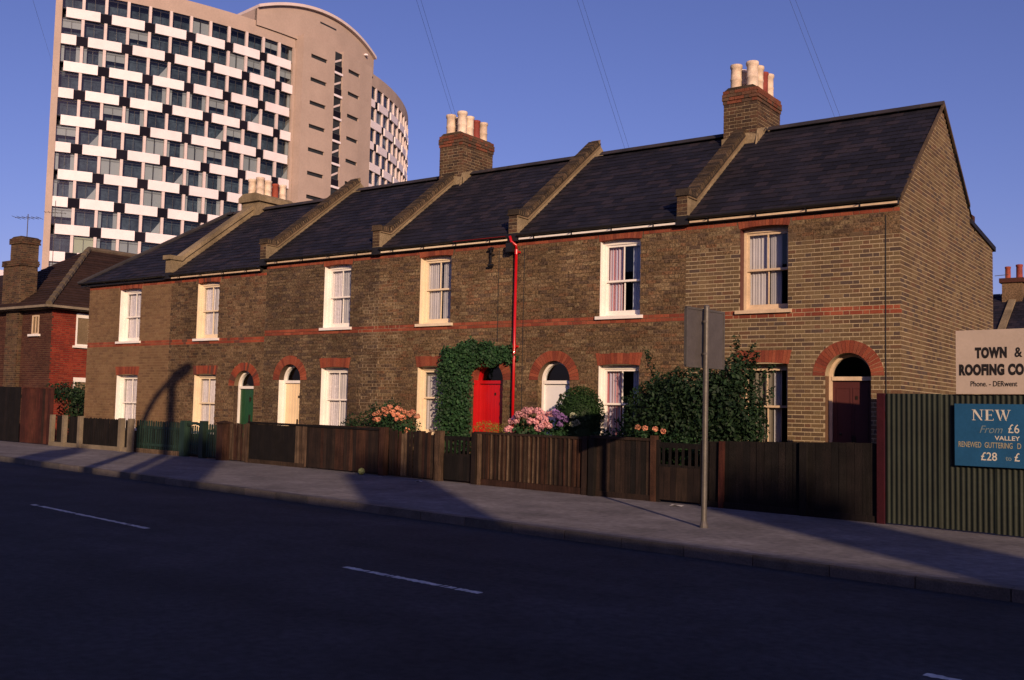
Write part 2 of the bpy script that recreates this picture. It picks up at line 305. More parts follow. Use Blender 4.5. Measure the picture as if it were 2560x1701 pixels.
# ------------------------------------------------------------------ brickwork
CH = .0762
HEADER, STRETCH, JOINT = .1043, .2186, .010
def clip(iv, blocks):
    out = [iv]
    for a, b in blocks:
        nxt = []
        for (p, q) in out:
            if b <= p or a >= q: nxt.append((p, q)); continue
            if a > p: nxt.append((p, a))
            if b < q: nxt.append((b, q))
        out = nxt
    return out
def bond(x0, x1, k, ref):
    """Flemish bond: (a, b) of every brick of course k between x0 and x1."""
    per = HEADER + STRETCH + 2*JOINT; off = ref + (0 if k % 2 else per/2)
    i = math.floor((x0-off)/per) - 1; out = []
    while off + i*per < x1:
        s = off + i*per
        for a, b in ((s, s+STRETCH), (s+STRETCH+JOINT, s+STRETCH+JOINT+HEADER)):
            a2, b2 = max(a, x0), min(b, x1)
            if b2 - a2 > .03: out.append((a2, b2))
        i += 1
    return out
BEDH = {}
def brick_box(b, face, a, c, z, proud, dep=.06, h=CH-JOINT):
    """brick on a wall face: 'front' (y = 0 faces -y) or 'gable' (x = X faces +x)"""
    kind, pos = face
    j = proud
    if kind == 'front': b.add([(a,pos-j,z),(c,pos-j,z),(c,pos-j,z+h),(a,pos-j,z+h),(a,pos+dep,z),(c,pos+dep,z),(c,pos+dep,z+h),(a,pos+dep,z+h)], [(0,1,2,3),(1,5,6,2),(4,0,3,7),(3,2,6,7),(4,5,1,0)])
    elif kind == 'right': b.add([(pos+j,a,z),(pos+j,c,z),(pos+j,c,z+h),(pos+j,a,z+h),(pos-dep,a,z),(pos-dep,c,z),(pos-dep,c,z+h),(pos-dep,a,z+h)], [(0,1,2,3),(1,5,6,2),(4,0,3,7),(3,2,6,7),(4,5,1,0)])
    elif kind == 'left': b.add([(pos-j,c,z),(pos-j,a,z),(pos-j,a,z+h),(pos-j,c,z+h),(pos+dep,c,z),(pos+dep,a,z),(pos+dep,a,z+h),(pos+dep,c,z+h)], [(0,1,2,3),(1,5,6,2),(4,0,3,7),(3,2,6,7),(4,5,1,0)])
    else: b.add([(c,pos+j,z),(a,pos+j,z),(a,pos+j,z+h),(c,pos+j,z+h),(c,pos-dep,z),(a,pos-dep,z),(a,pos-dep,z+h),(c,pos-dep,z+h)], [(0,1,2,3),(1,5,6,2),(4,0,3,7),(3,2,6,7),(4,5,1,0)])
_bm = {}
def brick_mesh(face, w, mt, h=CH-JOINT):
    key = (face, round(w, 3), mt.name, h)
    if key not in _bm:
        b = MB(); e = .003
        # front face with arrises taken off
        V = [(-w/2+e,0,-h/2+e),(w/2-e,0,-h/2+e),(w/2-e,0,h/2-e),(-w/2+e,0,h/2-e),(-w/2,e,-h/2),(w/2,e,-h/2),(w/2,e,h/2),(-w/2,e,h/2),(-w/2,.06,-h/2),(w/2,.06,-h/2),(w/2,.06,h/2),(-w/2,.06,h/2)]
        F = [(0,1,2,3)] + [(i, (i+1) % 4, (i+1) % 4+4, i+4)[::-1] for i in range(4)] + [(i+4, (i+1) % 4+4, (i+1) % 4+8, i+8)[::-1] for i in range(4)]
        if face == 'right': V = [(-y, x, z) for x, y, z in V]
        b.add(V, F); _bm[key] = b.mesh('brick', mt)
    return _bm[key]
def lay(bricks, limit, parent, mt, rough=.002, name='brick', stuffname='brickwork', bh=CH-JOINT):
    """bricks: (face, a, c, z, full). The `limit` nearest full ones become objects, the rest one part."""
    def dist(q):
        (k, pos), a, c, z, full = q; x = (a+c)/2
        P = Vector((x, pos, z)) if k in ('front', 'back') else Vector((pos, x, z)); return (P-CAM).length
    full = sorted([q for q in bricks if q[4] and q[0][0] in ('front', 'right')], key=dist)[:limit]; chosen = set(id(q) for q in full)
    b = MB()
    for q in bricks:
        f, a, c, z, _ = q; j = random.uniform(-rough, rough)
        if id(q) in chosen:
            me = brick_mesh(f[0], c-a, mt, bh); w = (a+c)/2; zz = z+(CH-JOINT)/2; t = random.uniform(-.004, .004)
            if f[0] == 'front': inst(name, me, parent, (w, f[1]-j, zz), (0, t, 0))
            else: inst(name, me, parent, (f[1]+j, w, zz), (t, 0, 0))
        else: brick_box(b, f, a, c, z+(CH-JOINT-bh)/2, j, h=bh)
    if b.v: b.build(stuffname, mt, parent, stuff=True, fix=False)

RIDGE_Y, RIDGE_Z, EAVE_Y, EAVE_Z = 2.98, 7.62, -.17, 5.22
SL = (RIDGE_Z-EAVE_Z)/(RIDGE_Y-EAVE_Y)
GABLE = [(0,5.2),(0.02,5.36),(2.98,7.60),(5.12,5.98),(5.16,5.86),(5.28,5.80),(7.5,5.42),(7.5,-.3)]
def gable_span(z):
    y0 = max(0., (z-5.157)/SL - .17 + .05)
    if z < 5.42: y1 = 7.5
    elif z < 5.80: y1 = 7.5 - (z-5.42)/.38*2.22
    elif z < 5.98: y1 = 5.2
    else: y1 = 2.98 + (7.50-z)/1.62*2.14
    return y0, y1

class H: pass
def house(letter, x0, x1, dz, win, door, mts, label, depthw=.15, limit=0, windows=None):
    """one terraced house between x0 (left) and x1 (right); win / door = centre x of the openings"""
    h = H(); h.x0, h.x1, h.dz = x0, x1, dz
    root = thing('terraced_house', label, 'house', ((x0+x1)/2, 0, pz((x0+x1)/2, 0)), 'houses of the brick terrace'); h.root = root
    bm, mm, rm = mts
    hwU, hwL = (.465, .465) if letter != 'F' else (.52, .52)
    zU0, zU1, zL0, zL1 = 3.41+dz, 4.93+dz, .87+dz, 2.40+dz
    SPR, RI, RO = 2.11+dz+(.075 if letter == 'A' else 0), .40, .625
    ztop = 5.0 + dz; zstr = 3.40 + dz
    def blk(za, zb, outer):
        B = []; zc = (za+zb)/2
        if zb > zU0-.085 and za < zU1:
            B.append((win-hwU-(.075 if zc < zU0 and outer else 0), win+hwU+(.075 if zc < zU0 and outer else 0)))
        if outer and zc >= zU1: B.append((win-hwU-.07, win+hwU+.07))
        if zb > zL0-.085 and za < zL1: B.append((win-hwL-(.075 if zc < zL0 and outer else 0), win+hwL+(.075 if zc < zL0 and outer else 0)))
        if outer and zL1 <= zc < zL1+.26:
            e = hwL + .015 + .06*(zc-zL1)/.26; B.append((win-e, win+e))
        if door is not None:
            if za < SPR: B.append((door-RI, door+RI))
            r = RO if outer else RI+.05
            if SPR <= zc < SPR+r: w = math.sqrt(r*r-(zc-SPR)**2); B.append((door-w, door+w))
        return B
    # courses counted from the string course
    wall = MB(); wall2 = MB(); stock = []; stock2 = []; reds = []; MR = .004 if letter == 'A' else .0075; UPZ = lambda a, b: 4.58; k0 = int(math.floor((-.25-zstr)/CH))
    upper = int(round((ztop-zstr)/CH))
    for k in range(k0, upper+2):
        za = zstr + k*CH; zb = za + CH
        for a, b in clip((x0, x1-(.012 if letter == 'A' else 0)), blk(za, zb, False)): (wall if letter != 'A' or za < UPZ(a, b) else wall2).box(a, b, MR, .24, za, zb)
        for a, b in bond(x0, x1, k, x1-.004):
            for p, q in clip((a, b), blk(za, zb, True)):
                if q-p < .02: continue
                full = (p == a and q == b and (abs(b-a-STRETCH) < .002 or abs(b-a-HEADER) < .002))
                (reds if k in (-1, -2) or k == upper else (stock2 if letter == 'A' and za+random.uniform(-.09,.09) > 4.62-.10*max(0, -2.0-p) else stock)).append((('front', 0.), p, q, za+JOINT/2, full))
    if letter == 'A':           # gable end
        for k in range(k0, int((7.45-zstr)/CH)+1):
            za = zstr + k*CH; y0, y1 = gable_span(za+CH*.9)
            if y1-y0 < .06: continue
            wall.box(-.24, -.004, max(y0, .008), y1, za, za+CH)
            for a, b in bond(y0+.006, y1, k, .004):
                stock.append((('right', 0.), a, b, za+JOINT/2, abs(b-a-STRETCH) < .002 or abs(b-a-HEADER) < .002))
        wall.box(-4.0, -.25, 7.2, 7.49, -.3, 5.4)
    w = wall.build('wall', mm, root); h.wall = w
    lay(stock, limit, w, bm, .002 if letter in 'AF' else .0075, bh=.0605 if letter == 'A' else CH-JOINT)
    if stock2:
        w2 = wall2.build('upper_wall', M['mortarB'], root); lay(stock2, 0, w2, M['brickB'], .004)
    lay(reds, 400 if letter in 'ABCD' else 0, w, rm, .002, 'red_brick', 'red_brickwork')
    # window arches
    aw = HEADER*.62
    def flat_arch(zb, zt, hw, spl, n):
        V = []
        for i in range(n):
            t0, t1 = i/n, (i+1)/n
            b0, b1 = win-hw+2*hw*t0+.003, win-hw+2*hw*t1-.003; u0, u1 = win-(hw+spl)+2*(hw+spl)*t0+.003, win-(hw+spl)+2*(hw+spl)*t1-.003
            arc = lambda x: .035*(1-((x-win)/hw)**2)
            y = -.004+random.uniform(-.001, .001)
            b = MB(); b.prism([(b0, zb+arc(b0)-.035), (b1, zb+arc(b1)-.035), (u1, zt), (u0, zt)], 'y', y, .11); b.build('arch_brick', rm, w)
    flat_arch(zL1+.035, zL1+.255, hwL+.02, .055, 15); flat_arch(zU1+.035, ztop+CH-.006, hwU+.02, .03, 15)
    bk = MB(); bk.box(win-hwL-.05, win+hwL+.05, .03, .23, zL1+.045, zL1+.25); bk.box(win-hwU-.05, win+hwU+.05, .03, .23, zU1+.045, ztop+CH); bk.build('lintel', mm, w)
    # door arch: one wedge mesh turned round the ring
    if door is not None:
        nv = 23; da = math.pi/nv; g = .006
        b = MB(); ri, ro = RI+.002, RO-.004
        P = []
        for y in (-.004, .11):
            P += [(-math.sin(da/2)*ri+g/2, y, ri), (math.sin(da/2)*ri-g/2, y, ri), (math.sin(da/2)*ro-g/2, y, ro), (-math.sin(da/2)*ro+g/2, y, ro)]
        b.add(P, [(0,1,2,3),(4,7,6,5),(0,4,5,1),(1,5,6,2),(2,6,7,3),(3,7,4,0)]); vm = b.mesh('arch_brick', rm)
        for i in range(nv):
            a = -math.pi/2 + da*(i+.5); inst('arch_brick', vm, w, (door, random.uniform(-.001,.001), SPR), (0, a, 0))
        # solid ring behind the wedges
        rb = MB(); pts = [(door+RI*math.sin(t), SPR+RI*math.cos(t)) for t in np.linspace(-math.pi/2, math.pi/2, 25)]
        po = [(door+(RO-.02)*math.sin(t), SPR+(RO-.02)*math.cos(t)) for t in np.linspace(-math.pi/2, math.pi/2, 25)]
        for i in range(24): rb.prism([pts[i], pts[i+1], po[i+1], po[i]], 'y', .012, .235)
        rb.build('arch_backing', mm if letter != 'C' else rm, w)
    # rooms behind the windows
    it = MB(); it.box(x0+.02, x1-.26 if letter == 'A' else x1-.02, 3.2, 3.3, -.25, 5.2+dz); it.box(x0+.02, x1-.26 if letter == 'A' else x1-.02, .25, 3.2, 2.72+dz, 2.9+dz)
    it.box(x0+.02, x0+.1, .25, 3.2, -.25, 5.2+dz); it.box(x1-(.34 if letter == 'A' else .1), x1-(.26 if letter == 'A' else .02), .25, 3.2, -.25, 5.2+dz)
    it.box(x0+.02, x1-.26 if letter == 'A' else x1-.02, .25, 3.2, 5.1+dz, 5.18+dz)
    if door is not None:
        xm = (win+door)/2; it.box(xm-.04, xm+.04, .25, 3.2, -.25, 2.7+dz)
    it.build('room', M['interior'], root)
    h.win, h.door, h.hwU, h.hwL, h.z = win, door, hwU, hwL, (zU0, zU1, zL0, zL1); h.SPR, h.RI = SPR, RI; h.dep = depthw
    return h

def wavy(xa, xb, z0, z1, y, amp, waves, mt, parent, gather=0):
    n = max(8, int((xb-xa)*70)); b = MB(); V = []; F = []; ph = random.uniform(0, 6)
    for i in range(n+1):
        x = xa+(xb-xa)*i/n; yy = y+amp*math.sin(ph+waves*2*math.pi*i/n)+.3*amp*math.sin(2.3*waves*2*math.pi*i/n)
        V += [(x, yy, z0), (x, yy+.01*math.sin(i), z1)]
    for i in range(n): F.append((2*i, 2*i+2, 2*i+3, 2*i+1))
    b.add(V, F); return b.build('curtain', mt, parent, smooth=True, fix=False)

def sash(h, which, fm, sm, reveal, curtains, meet=.5, gap_top=0.):
    """box sash window: frame, two sashes, panes, sill, lining and curtains"""
    z0, z1 = (h.z[0], h.z[1]) if which == 'up' else (h.z[2], h.z[3]); hw = h.hwU if which == 'up' else h.hwL
    xa, xb = h.win-hw, h.win+hw; d = h.dep; root = h.root
    f = MB(); t = .055
    f.box(xa+.004, xa+t, d, d+.12, z0, z1+.03); f.box(xb-t, xb-.004, d, d+.12, z0, z1+.03); f.box(xa+t, xb-t, d, d+.12, z1-.06, z1+.04); f.box(xa+t, xb-t, d+.01, d+.12, z0, z0+.03)
    w = f.build('window', fm, root)
    ia, ib = xa+t, xb-t; zm = z0+(z1-z0)*meet; st = .042; bar = .011; xc = (ia+ib)/2
    def sashframe(za, zb, y, bot, name):
        b = MB(); b.box(ia, ia+st, y, y+.035, za, zb); b.box(ib-st, ib, y, y+.035, za, zb); b.box(ia+st, ib-st, y, y+.035, zb-.045, zb); b.box(ia+st, ib-st, y, y+.035, za, za+bot)
        b.box(xc-bar, xc+bar, y+.004, y+.03, za+bot, zb-.045); b.build(name, fm, w)
        for (p, q) in ((ia+st, xc-bar), (xc+bar, ib-st)):
            g = MB(); g.add([(p, y+.018, za+bot), (q, y+.018, za+bot), (q, y+.018, zb-.045), (p, y+.018, zb-.045)], [(0,1,2,3)]); g.build('pane', M['glass'], w, fix=False)
    sashframe(zm-.02, z1-.06, d+.025, .04, 'upper_sash'); sashframe(z0+.03, zm+.02, d+.065, .085, 'lower_sash')
    s = MB(); s.prism([(-.055, z0-.075), (-.055, z0-.012), (d+.02, z0+.004), (d+.02, z0-.075)], 'x', xa-.075, xb+.075); s.build('sill', sm, w)
    if reveal:
        r = MB(); r.box(xa-.002, xa+.0035, .012, d, z0-.0, z1+.03); r.box(xb-.0035, xb+.002, .012, d, z0, z1+.03); r.build('reveal_lining', reveal, w)
    for (fa, fb, za, zb, mt, amp, waves) in curtains:
        wavy(ia+(ib-ia)*fa, ia+(ib-ia)*fb, z0+(z1-z0)*za, z0+(z1-z0)*zb, d+.128, amp*.8, waves, mt, w)
    return w

def doorway(h, dm, fm, reveal, furn, planks=False, panel=True):
    x, d, S, r = h.door, h.dep+.02, h.SPR, h.RI; root = h.root; zb = -.22+h.dz*.3; dt = S-.075
    b = MB(); b.box(x-r+.05, x+r-.05, d+.045, d+.09, zb, dt); D = b.build('door', dm, root)
    if planks:
        for i in range(1, 7):
            xx = x-r+.05+(2*r-.1)*i/7; q = MB(); q.box(xx-.006, xx+.006, d+.038, d+.046, zb, dt); q.build('bead', dm, D)
    elif panel:
        for (pa, pb) in ((.07, .335), (.365, .63)):
            for (za, zz) in ((zb+.25, zb+.95), (zb+1.12, dt-.12)):
                q = MB(); xx0, xx1 = x-r+.05+pa, x-r+.05+pb
                for (a1, a2, c1, c2) in ((xx0, xx1, za, za+.02), (xx0, xx1, zz-.02, zz), (xx0, xx0+.02, za+.02, zz-.02), (xx1-.02, xx1, za+.02, zz-.02)): q.box(a1, a2, d+.036, d+.046, c1, c2)
                q.build('panel_moulding', dm, D)
    f = MB(); f.box(x-r+.003, x-r+.055, d, d+.1, zb, S); f.box(x+r-.055, x+r-.003, d, d+.1, zb, S)
    n = 24; A = np.linspace(-math.pi/2, math.pi/2, n+1)
    for i in range(n):
        po = [(x+(r-.003)*math.sin(A[i]), S+(r-.003)*math.cos(A[i])), (x+(r-.003)*math.sin(A[i+1]), S+(r-.003)*math.cos(A[i+1]))]
        pi_ = [(x+(r-.055)*math.sin(A[i+1]), S+(r-.055)*math.cos(A[i+1])), (x+(r-.055)*math.sin(A[i]), S+(r-.055)*math.cos(A[i]))]
        f.prism(po+pi_, 'y', d, d+.1)
    f.build('door_frame', fm, D)
    t = MB(); t.box(x-r+.055, x+r-.055, d-.01, d+.1, dt, S-.005); t.build('transom', fm, D)
    g = MB(); V = [(x+(r-.055)*math.sin(a), d+.06, S-.005+(r-.055)*math.cos(a)) for a in A]; g.add(V, [tuple(range(len(V)))]); g.build('fanlight', M['glass'], D, fix=False)
    if reveal:
        v = MB(); v.box(x-r-.002, x-r+.0035, .012, d, zb, S); v.box(x+r-.0035, x+r+.002, .012, d, zb, S); v.build('reveal_lining', reveal, D)
    for (kind, dx, z) in furn:
        q = MB()
        if kind == 'number': q.box(x+dx-.02, x+dx+.02, d+.034, d+.046, z, z+.06)
        elif kind == 'knocker': q.lathe([(0,0),(.028,.004),(.035,.02),(.02,.05),(.034,.09),(.02,.11),(0,.115)], (x+dx, d+.038, z), 10)
        elif kind == 'flap': q.box(x+dx-.03, x+dx+.03, d+.03, d+.046, z, z+.2); q.box(x+dx-.018, x+dx+.018, d+.022, d+.03, z+.04, z+.16)
        else: q.lathe([(0,0),(.02,.004),(.026,.02),(.02,.036),(0,.04)], (x+dx, d+.03, z), 10)
        q.build({'number':'number_plate','knocker':'knocker','flap':'letter_flap'}.get(kind, 'door_knob'), M['brass'], D)
    s = MB(); s.box(x-.55, x+.55, -.3, .1, zb-.15, zb+.02); s.build('doorstep', M['concrete'], D)
    return D

# ------------------------------------------------------------------ roofs
_slate = None
def slate_mesh():
    global _slate
    if _slate is None:
        b = MB(); b.box(-.120, .120, 0, .36, 0, .009); _slate = b.mesh('slate', M['slate'])
    return _slate
def roof(h, xa, xb, limit, hip=False, rear=True, verge=0.):
    dz = h.dz; root = h.root; eY, eZ, rY, rZ = EAVE_Y, EAVE_Z+dz, RIDGE_Y, RIDGE_Z+dz
    ang = math.atan(SL); L_ = math.hypot(rY-eY, rZ-eZ); ax = Vector((1,0,0)); au = Vector((0, math.cos(ang), math.sin(ang))); an = Vector((0, -math.sin(ang), math.cos(ang)))
    u = MB(); o = Vector((0, eY, eZ)) - an*.05
    hipx = lambda s: xa + (s*math.cos(ang) if hip else 0)
    P = lambda x, s: tuple(o + ax*x + au*s)
    if hip:
        top = Vector((xa+L_*math.cos(ang), rY, rZ)) - Vector((0,0,.06)); rearY = 2*rY-eY
        u.add([P(xa,0), P(xb,0), P(xb,L_), P(xa+L_*math.cos(ang), L_), (xa, rearY, eZ-.05), (xb, rearY, eZ-.05)], [(0,1,2,3),(0,3,4),(3,2,5,4)])
    else:
        u.add([P(xa,0), P(xb,0), P(xb,L_), P(xa,L_), (xa, 2*rY-eY-.5, eZ+.3), (xb, 2*rY-eY-.5, eZ+.3)], [(0,1,2,3),(3,2,5,4)])
    rf = u.build('roof', M['underlay'] if not hip else M['slate'], root, fix=False); h.roof = rf
    ex = .186; rows = int(L_/ex)+1; items = []
    for r in range(rows):
        s = r*ex; off = .124 if r % 2 else 0; x = xb - .125 + off - .0
        lo = hipx(s+.1)
        while x > lo-.1:
            w0, w1 = max(x-.122, lo), min(x+.122, xb)
            if w1-w0 > .03: items.append((s, w0, w1, r))
            x -= .248
    tilt = math.atan(.012/ex); c, s_ = math.cos(tilt), math.sin(tilt)
    full = [q for q in items if abs(q[2]-q[1]-.244) < .003]; full.sort(key=lambda q: (o+ax*q[1]+au*q[0]-CAM).length); ch = set(id(q) for q in full[:limit]); b = MB()
    for q in items:
        s, w0, w1, r = q; base = o + au*(s-.02+random.uniform(-.006,.006)) + an*(.032+random.uniform(-.002,.003)); ln = min(.36, L_-s+.02)
        if ln < .1: continue
        tw = random.uniform(-.006, .006)
        if id(q) in ch and ln > .355:
            inst('slate', slate_mesh(), rf, tuple(base+ax*((w0+w1)/2)), (ang-tilt+random.uniform(-.006,.006), 0, tw))
        else:
            au2 = au*math.cos(-tilt) + an*math.sin(-tilt); an2 = an*math.cos(tilt)+au*math.sin(tilt)
            cc = base + ax*((w0+w1)/2) + au2*(ln/2) + an2*.0035; b.obox(cc, ax, au2, an2, (w1-w0)/2, ln/2, .0035)
    if b.v: b.build('slates', M['slate'], rf, stuff=True, fix=False)
    x = xb
    rl = xa + L_*math.cos(ang) if hip else xa
    t = MB(); t.prism([(-.13,-.085),(-.118,-.095),(0,.0),(.118,-.095),(.13,-.085),(0,.02)], 'x', -.222, .222); tm = t.mesh('ridge_tile', M['ridge'])
    while x-.45 > rl-.2:
        inst('ridge_tile', tm, rf, (x-.225, rY, rZ+.05), (0, random.uniform(-.004,.004), 0), ((min(.45, max(.1, x-rl))/.45) if x-.45 < rl else 1, 1, 1)); x -= .45
    if hip:
        p0 = Vector((xa, eY, eZ+.0)); p1 = Vector((rl, rY, rZ+.03)); q = MB(); q.tube([p0, p1], .06, 6); q.build('hip_tiles', M['ridge'], rf)
    return rf
def eaves(h, xa, xb, fascia, gut, boards=True):
    dz = h.dz; f = MB(); f.box(xa, xb, -.10, .02, 5.105+dz, 5.19+dz); e = f.build('eaves', M['ironblack'], h.root)
    if fascia:
        q = MB(); q.box(xa+.004, xb-.004, -.122, -.1, 5.118+dz, 5.156+dz); q.build('fascia', fascia, e)
    prof = []
    for i in range(9): a = math.pi + math.pi*i/8; prof.append((-.165+.052*math.cos(a), 5.225+dz+.05*math.sin(a)))
    prof += [(-.165+.044*math.cos(math.pi*2-math.pi*i/8), 5.225+dz+.042*math.sin(math.pi*2-math.pi*i/8)) for i in range(9)]
    g = MB(); g.prism(prof, 'x', xa, xb); g.build('gutter', gut, e)
    x = xa+.4
    while x < xb:
        k = MB(); k.box(x-.012, x+.012, -.22, -.12, 5.165+dz, 5.175+dz); k.box(x-.012, x+.012, -.135, -.125, 5.12+dz, 5.17+dz); k.build('gutter_bracket', gut, e); x += .95

_cope = None
def parapet(h, xr, dz, rendered=False, apex=True, mt_brick='brickB'):
    global _cope
    root = h.root; w = .225; xl = xr-w; top = lambda y: EAVE_Z+dz+SL*(y-EAVE_Y)+.14
    ya = RIDGE_Y+.25; za = top(ya)
    body = [(-.13,5.27+dz),(-.13,5.66+dz),(.22,5.66+dz),(.3,top(.3)),(ya,za),(ya+.35,za-.27),(ya+.35,7.0+dz),(RIDGE_Y,7.2+dz),(.3,5.3+dz)]
    b = MB(); b.prism(body, 'x', xl, xr); p = b.build('parapet', M['render'], root)
    ang = math.atan(SL)
    if rendered:
        c = MB(); q = [(-.2,5.64+dz),(-.2,5.76+dz),(.2,5.76+dz),(.32,top(.32)+.13),(ya,za+.13),(ya+.4,za-.17),(ya+.4,za-.27),(ya,za-.0),(.34,top(.34)),(.24,5.64+dz)]
        c.prism(q, 'x', xl-.05, xr+.05); c.build('coping', M['render'], p)
    else:
        if _cope is None:
            q = MB(); q.box(-.1325, .1325, -.0295, .0295, 0, .105); _cope = q.mesh('coping_brick', M['copebrick'])
        # a tile course, then bricks on edge
        t = MB(); q = [(-.17,5.66+dz),(-.17,5.685+dz),(.2,5.685+dz),(.3,top(.3)+.025),(ya,za+.025),(ya,za),(.31,top(.31)),(.22,5.66+dz)]
        t.prism(q, 'x', xl-.03, xr+.03); t.build('tile_creasing', M['copebrick'], p)
        y = -.12
        while y < .2: inst('coping_brick', _cope, p, ((xl+xr)/2, y, 5.687+dz+random.uniform(-.004,.004))); y += .0775
        s0 = .3; n = int((ya-.3)/math.cos(ang)/.0775)
        for i in range(n):
            s = i*.0775; yy = .3+s*math.cos(ang)+.01; inst('coping_brick', _cope, p, ((xl+xr)/2, yy, top(yy)+.027+random.uniform(-.004,.004)), (ang, 0, random.uniform(-.02,.02)))
        cb = MB(); q = [(-.145,5.686+dz),(-.145,5.765+dz),(.2,5.765+dz),(.3,top(.3)+.115),(ya,za+.115),(ya,za+.028),(.31,top(.31)+.028),(.22,5.686+dz)]; cb.prism(q, 'x', xl-.014, xr+.014); cb.build('coping_bed', M['mortarE'], p)
        fil = MB(); q = [(-.12,5.62+dz),(.25,5.62+dz),(.3,top(.3)-.06),(ya,za-.06),(ya,za-.012),(.3,top(.3)-.012),(.23,5.65+dz),(-.12,5.65+dz)]
        fil.prism(q, 'x', xr+.0, xr+.028); fil.build('mortar_fillet', M['mortarE'], p)
    bl = []
    for k in range(5 if not rendered else 0):
        z = 5.285+dz+k*CH
        for a, c in ((xl+.004, xl+.108), (xl+.118, xr-.004)) if k % 2 else ((xl+.004, xr-.004),): bl.append((('front', -.136), a, c, z, True))
    lay(bl, 50, p, M['stackbrick'], .003)
    if not rendered:
        kb_ = MB(); kb_.box(xl+.006, xr-.006, -.1285, -.12, 5.28+dz, 5.66+dz); kb_.build('kneeler_joints', M['mortarA'], p)
    # corbel under the kneeler
    c = MB(); c.box(xl-.02, xr+.02, -.14, .05, 5.09+dz, 5.268+dz); c.build('corbel', M['ironblack'], p)
    return p
def pot_mesh(kind):
    b = MB()
    if kind == 'cream': b.lathe([(.118,0),(.125,.02),(.12,.05),(.116,.20),(.126,.215),(.126,.245),(.116,.26),(.114,.47),(.132,.485),(.135,.54),(.128,.56),(.098,.56),(.095,.35)], n=18); return b.mesh('chimney_pot', M['pot'], True)
    b.lathe([(.11,0),(.115,.02),(.10,.05),(.095,.42),(.108,.44),(.11,.49),(.085,.50),(.08,.3)], n=18); return b.mesh('chimney_pot', M['potred'], True)
POT = {k: pot_mesh(k) for k in ('cream', 'red')}
def chimney(h, xc, ztop, zbot, style, pots, mt='stackbrick', hx=.385, y0=2.58, y1=3.88):
    root = h.root; xa, xb = xc-hx, xc+hx
    b = MB(); b.box(xa+.0075, xb-.0075, y0+.0075, y1-.0075, zbot, ztop); c = b.build('chimney', M['mortarA'] if style == 'brick' else M['render'], root)
    if style == 'brick':
        bl = []; top = []; n = int((ztop-zbot)/CH)
        for k in range(n):
            z = ztop-(k+1)*CH+JOINT/2; e = .03 if k in (1, 2) else (.015 if k in (0, 3) else 0)
            L_ = top if k < 4 else bl
            for fc, lo, hi, rf in ((('front', y0-e), xa-e, xb+e, xb), (('right', xb+e), y0-e+.004, y1+e, y0), (('left', xa-e), y0-e+.004, y1+e, y0), (('back', y1+e), xa-e+.004, xb+e-.004, xb)):
                for a, d in bond(lo, hi, k, rf): L_.append((fc, a, d, z, abs(d-a-STRETCH) < .002 or abs(d-a-HEADER) < .002))
        lay(bl, 140, c, M[mt], .003); lay(top, 40, c, M['capbrick'], .003, 'brick', 'cap_brickwork')
        cap = MB(); cap.prism([(xa-.0,ztop-4*CH),(xb+.0,ztop-4*CH),(xb+.0,ztop-.01),(xb-.1,ztop+.06),(xa+.1,ztop+.06),(xa,ztop-.01)], 'y', y0+.002, y1-.002); cap.build('flaunching', M['copebrick'], c)
        sk = MB(); sk.prism([(y0-.12,zbot+.0),(y0-.012,zbot+.42),(y1*.5+y0*.5,zbot+.62),(y1*.5+y0*.5,zbot)], 'x', xb+.004, xb+.03); sk.build('flashing', M['render'], c)
        f2 = MB(); f2.prism([(xa-.03,zbot),(xb+.03,zbot),(xb+.03,zbot+.30),(xc+.12,zbot+.36),(xa-.03,zbot+.28)], 'y', y0-.03, y0-.004); f2.build('flashing', M['render'], c)
    else:
        cap = MB(); cap.box(xa-.08, xb+.08, y0-.08, y1+.08, ztop-.16, ztop-.02); cap.prism([(xa-.08,ztop-.02),(xb+.08,ztop-.02),(xb-.12,ztop+.1),(xa+.12,ztop+.1)], 'y', y0-.08, y1+.08); cap.build('cap', M['render'], c)
    for (dx, dy, kind, sc) in pots:
        inst('chimney_pot', POT[kind], c, (xc+dx, y0+dy, ztop+.045), (random.uniform(-.02,.02), random.uniform(-.02,.02), random.uniform(0,6)), (sc, sc, sc*random.uniform(.97,1.04)))
    return c

# ------------------------------------------------------------------ the six houses
W = 4.02
cu = lambda *a: a
A = house('A', -W+.0, 0, 0, -2.445, -.90, (M['brickA'], M['mortarA'], M['red']), 'end house with brown arched door and tall bare brick gable', .18, 300)
B = house('B', -2*W, -W, 0, -5.48, -7.03, (M['brickB'], M['mortarB'], M['red']), 'house with white arched door and pink striped curtains', .14, 300)
C_ = house('C', -3*W, -2*W, 0, -10.32, -8.74, (M['brickB'], M['mortarB'], M['red']), 'house with bright red arched door and red drainpipe', .15, 300)
D_ = house('D', -4*W, -3*W, 0, -13.47, -15.07, (M['brickD'], M['mortarD'], M['red']), 'house with cream arched door and bright white sash windows', .15, 0)
E_ = house('E', -5*W, -4*W, -.1524, -18.45, -16.82, (M['brickE'], M['mortarE'], M['redE']), 'house with dark green arched door and rendered chimney', .13, 0)
F_ = house('F', -24.16, -5*W, -.1524, -22.04, None, (M['brickF'], M['mortarF'], M['red']), 'yellow brick house with hipped slate roof at far end of terrace', .17, 0)

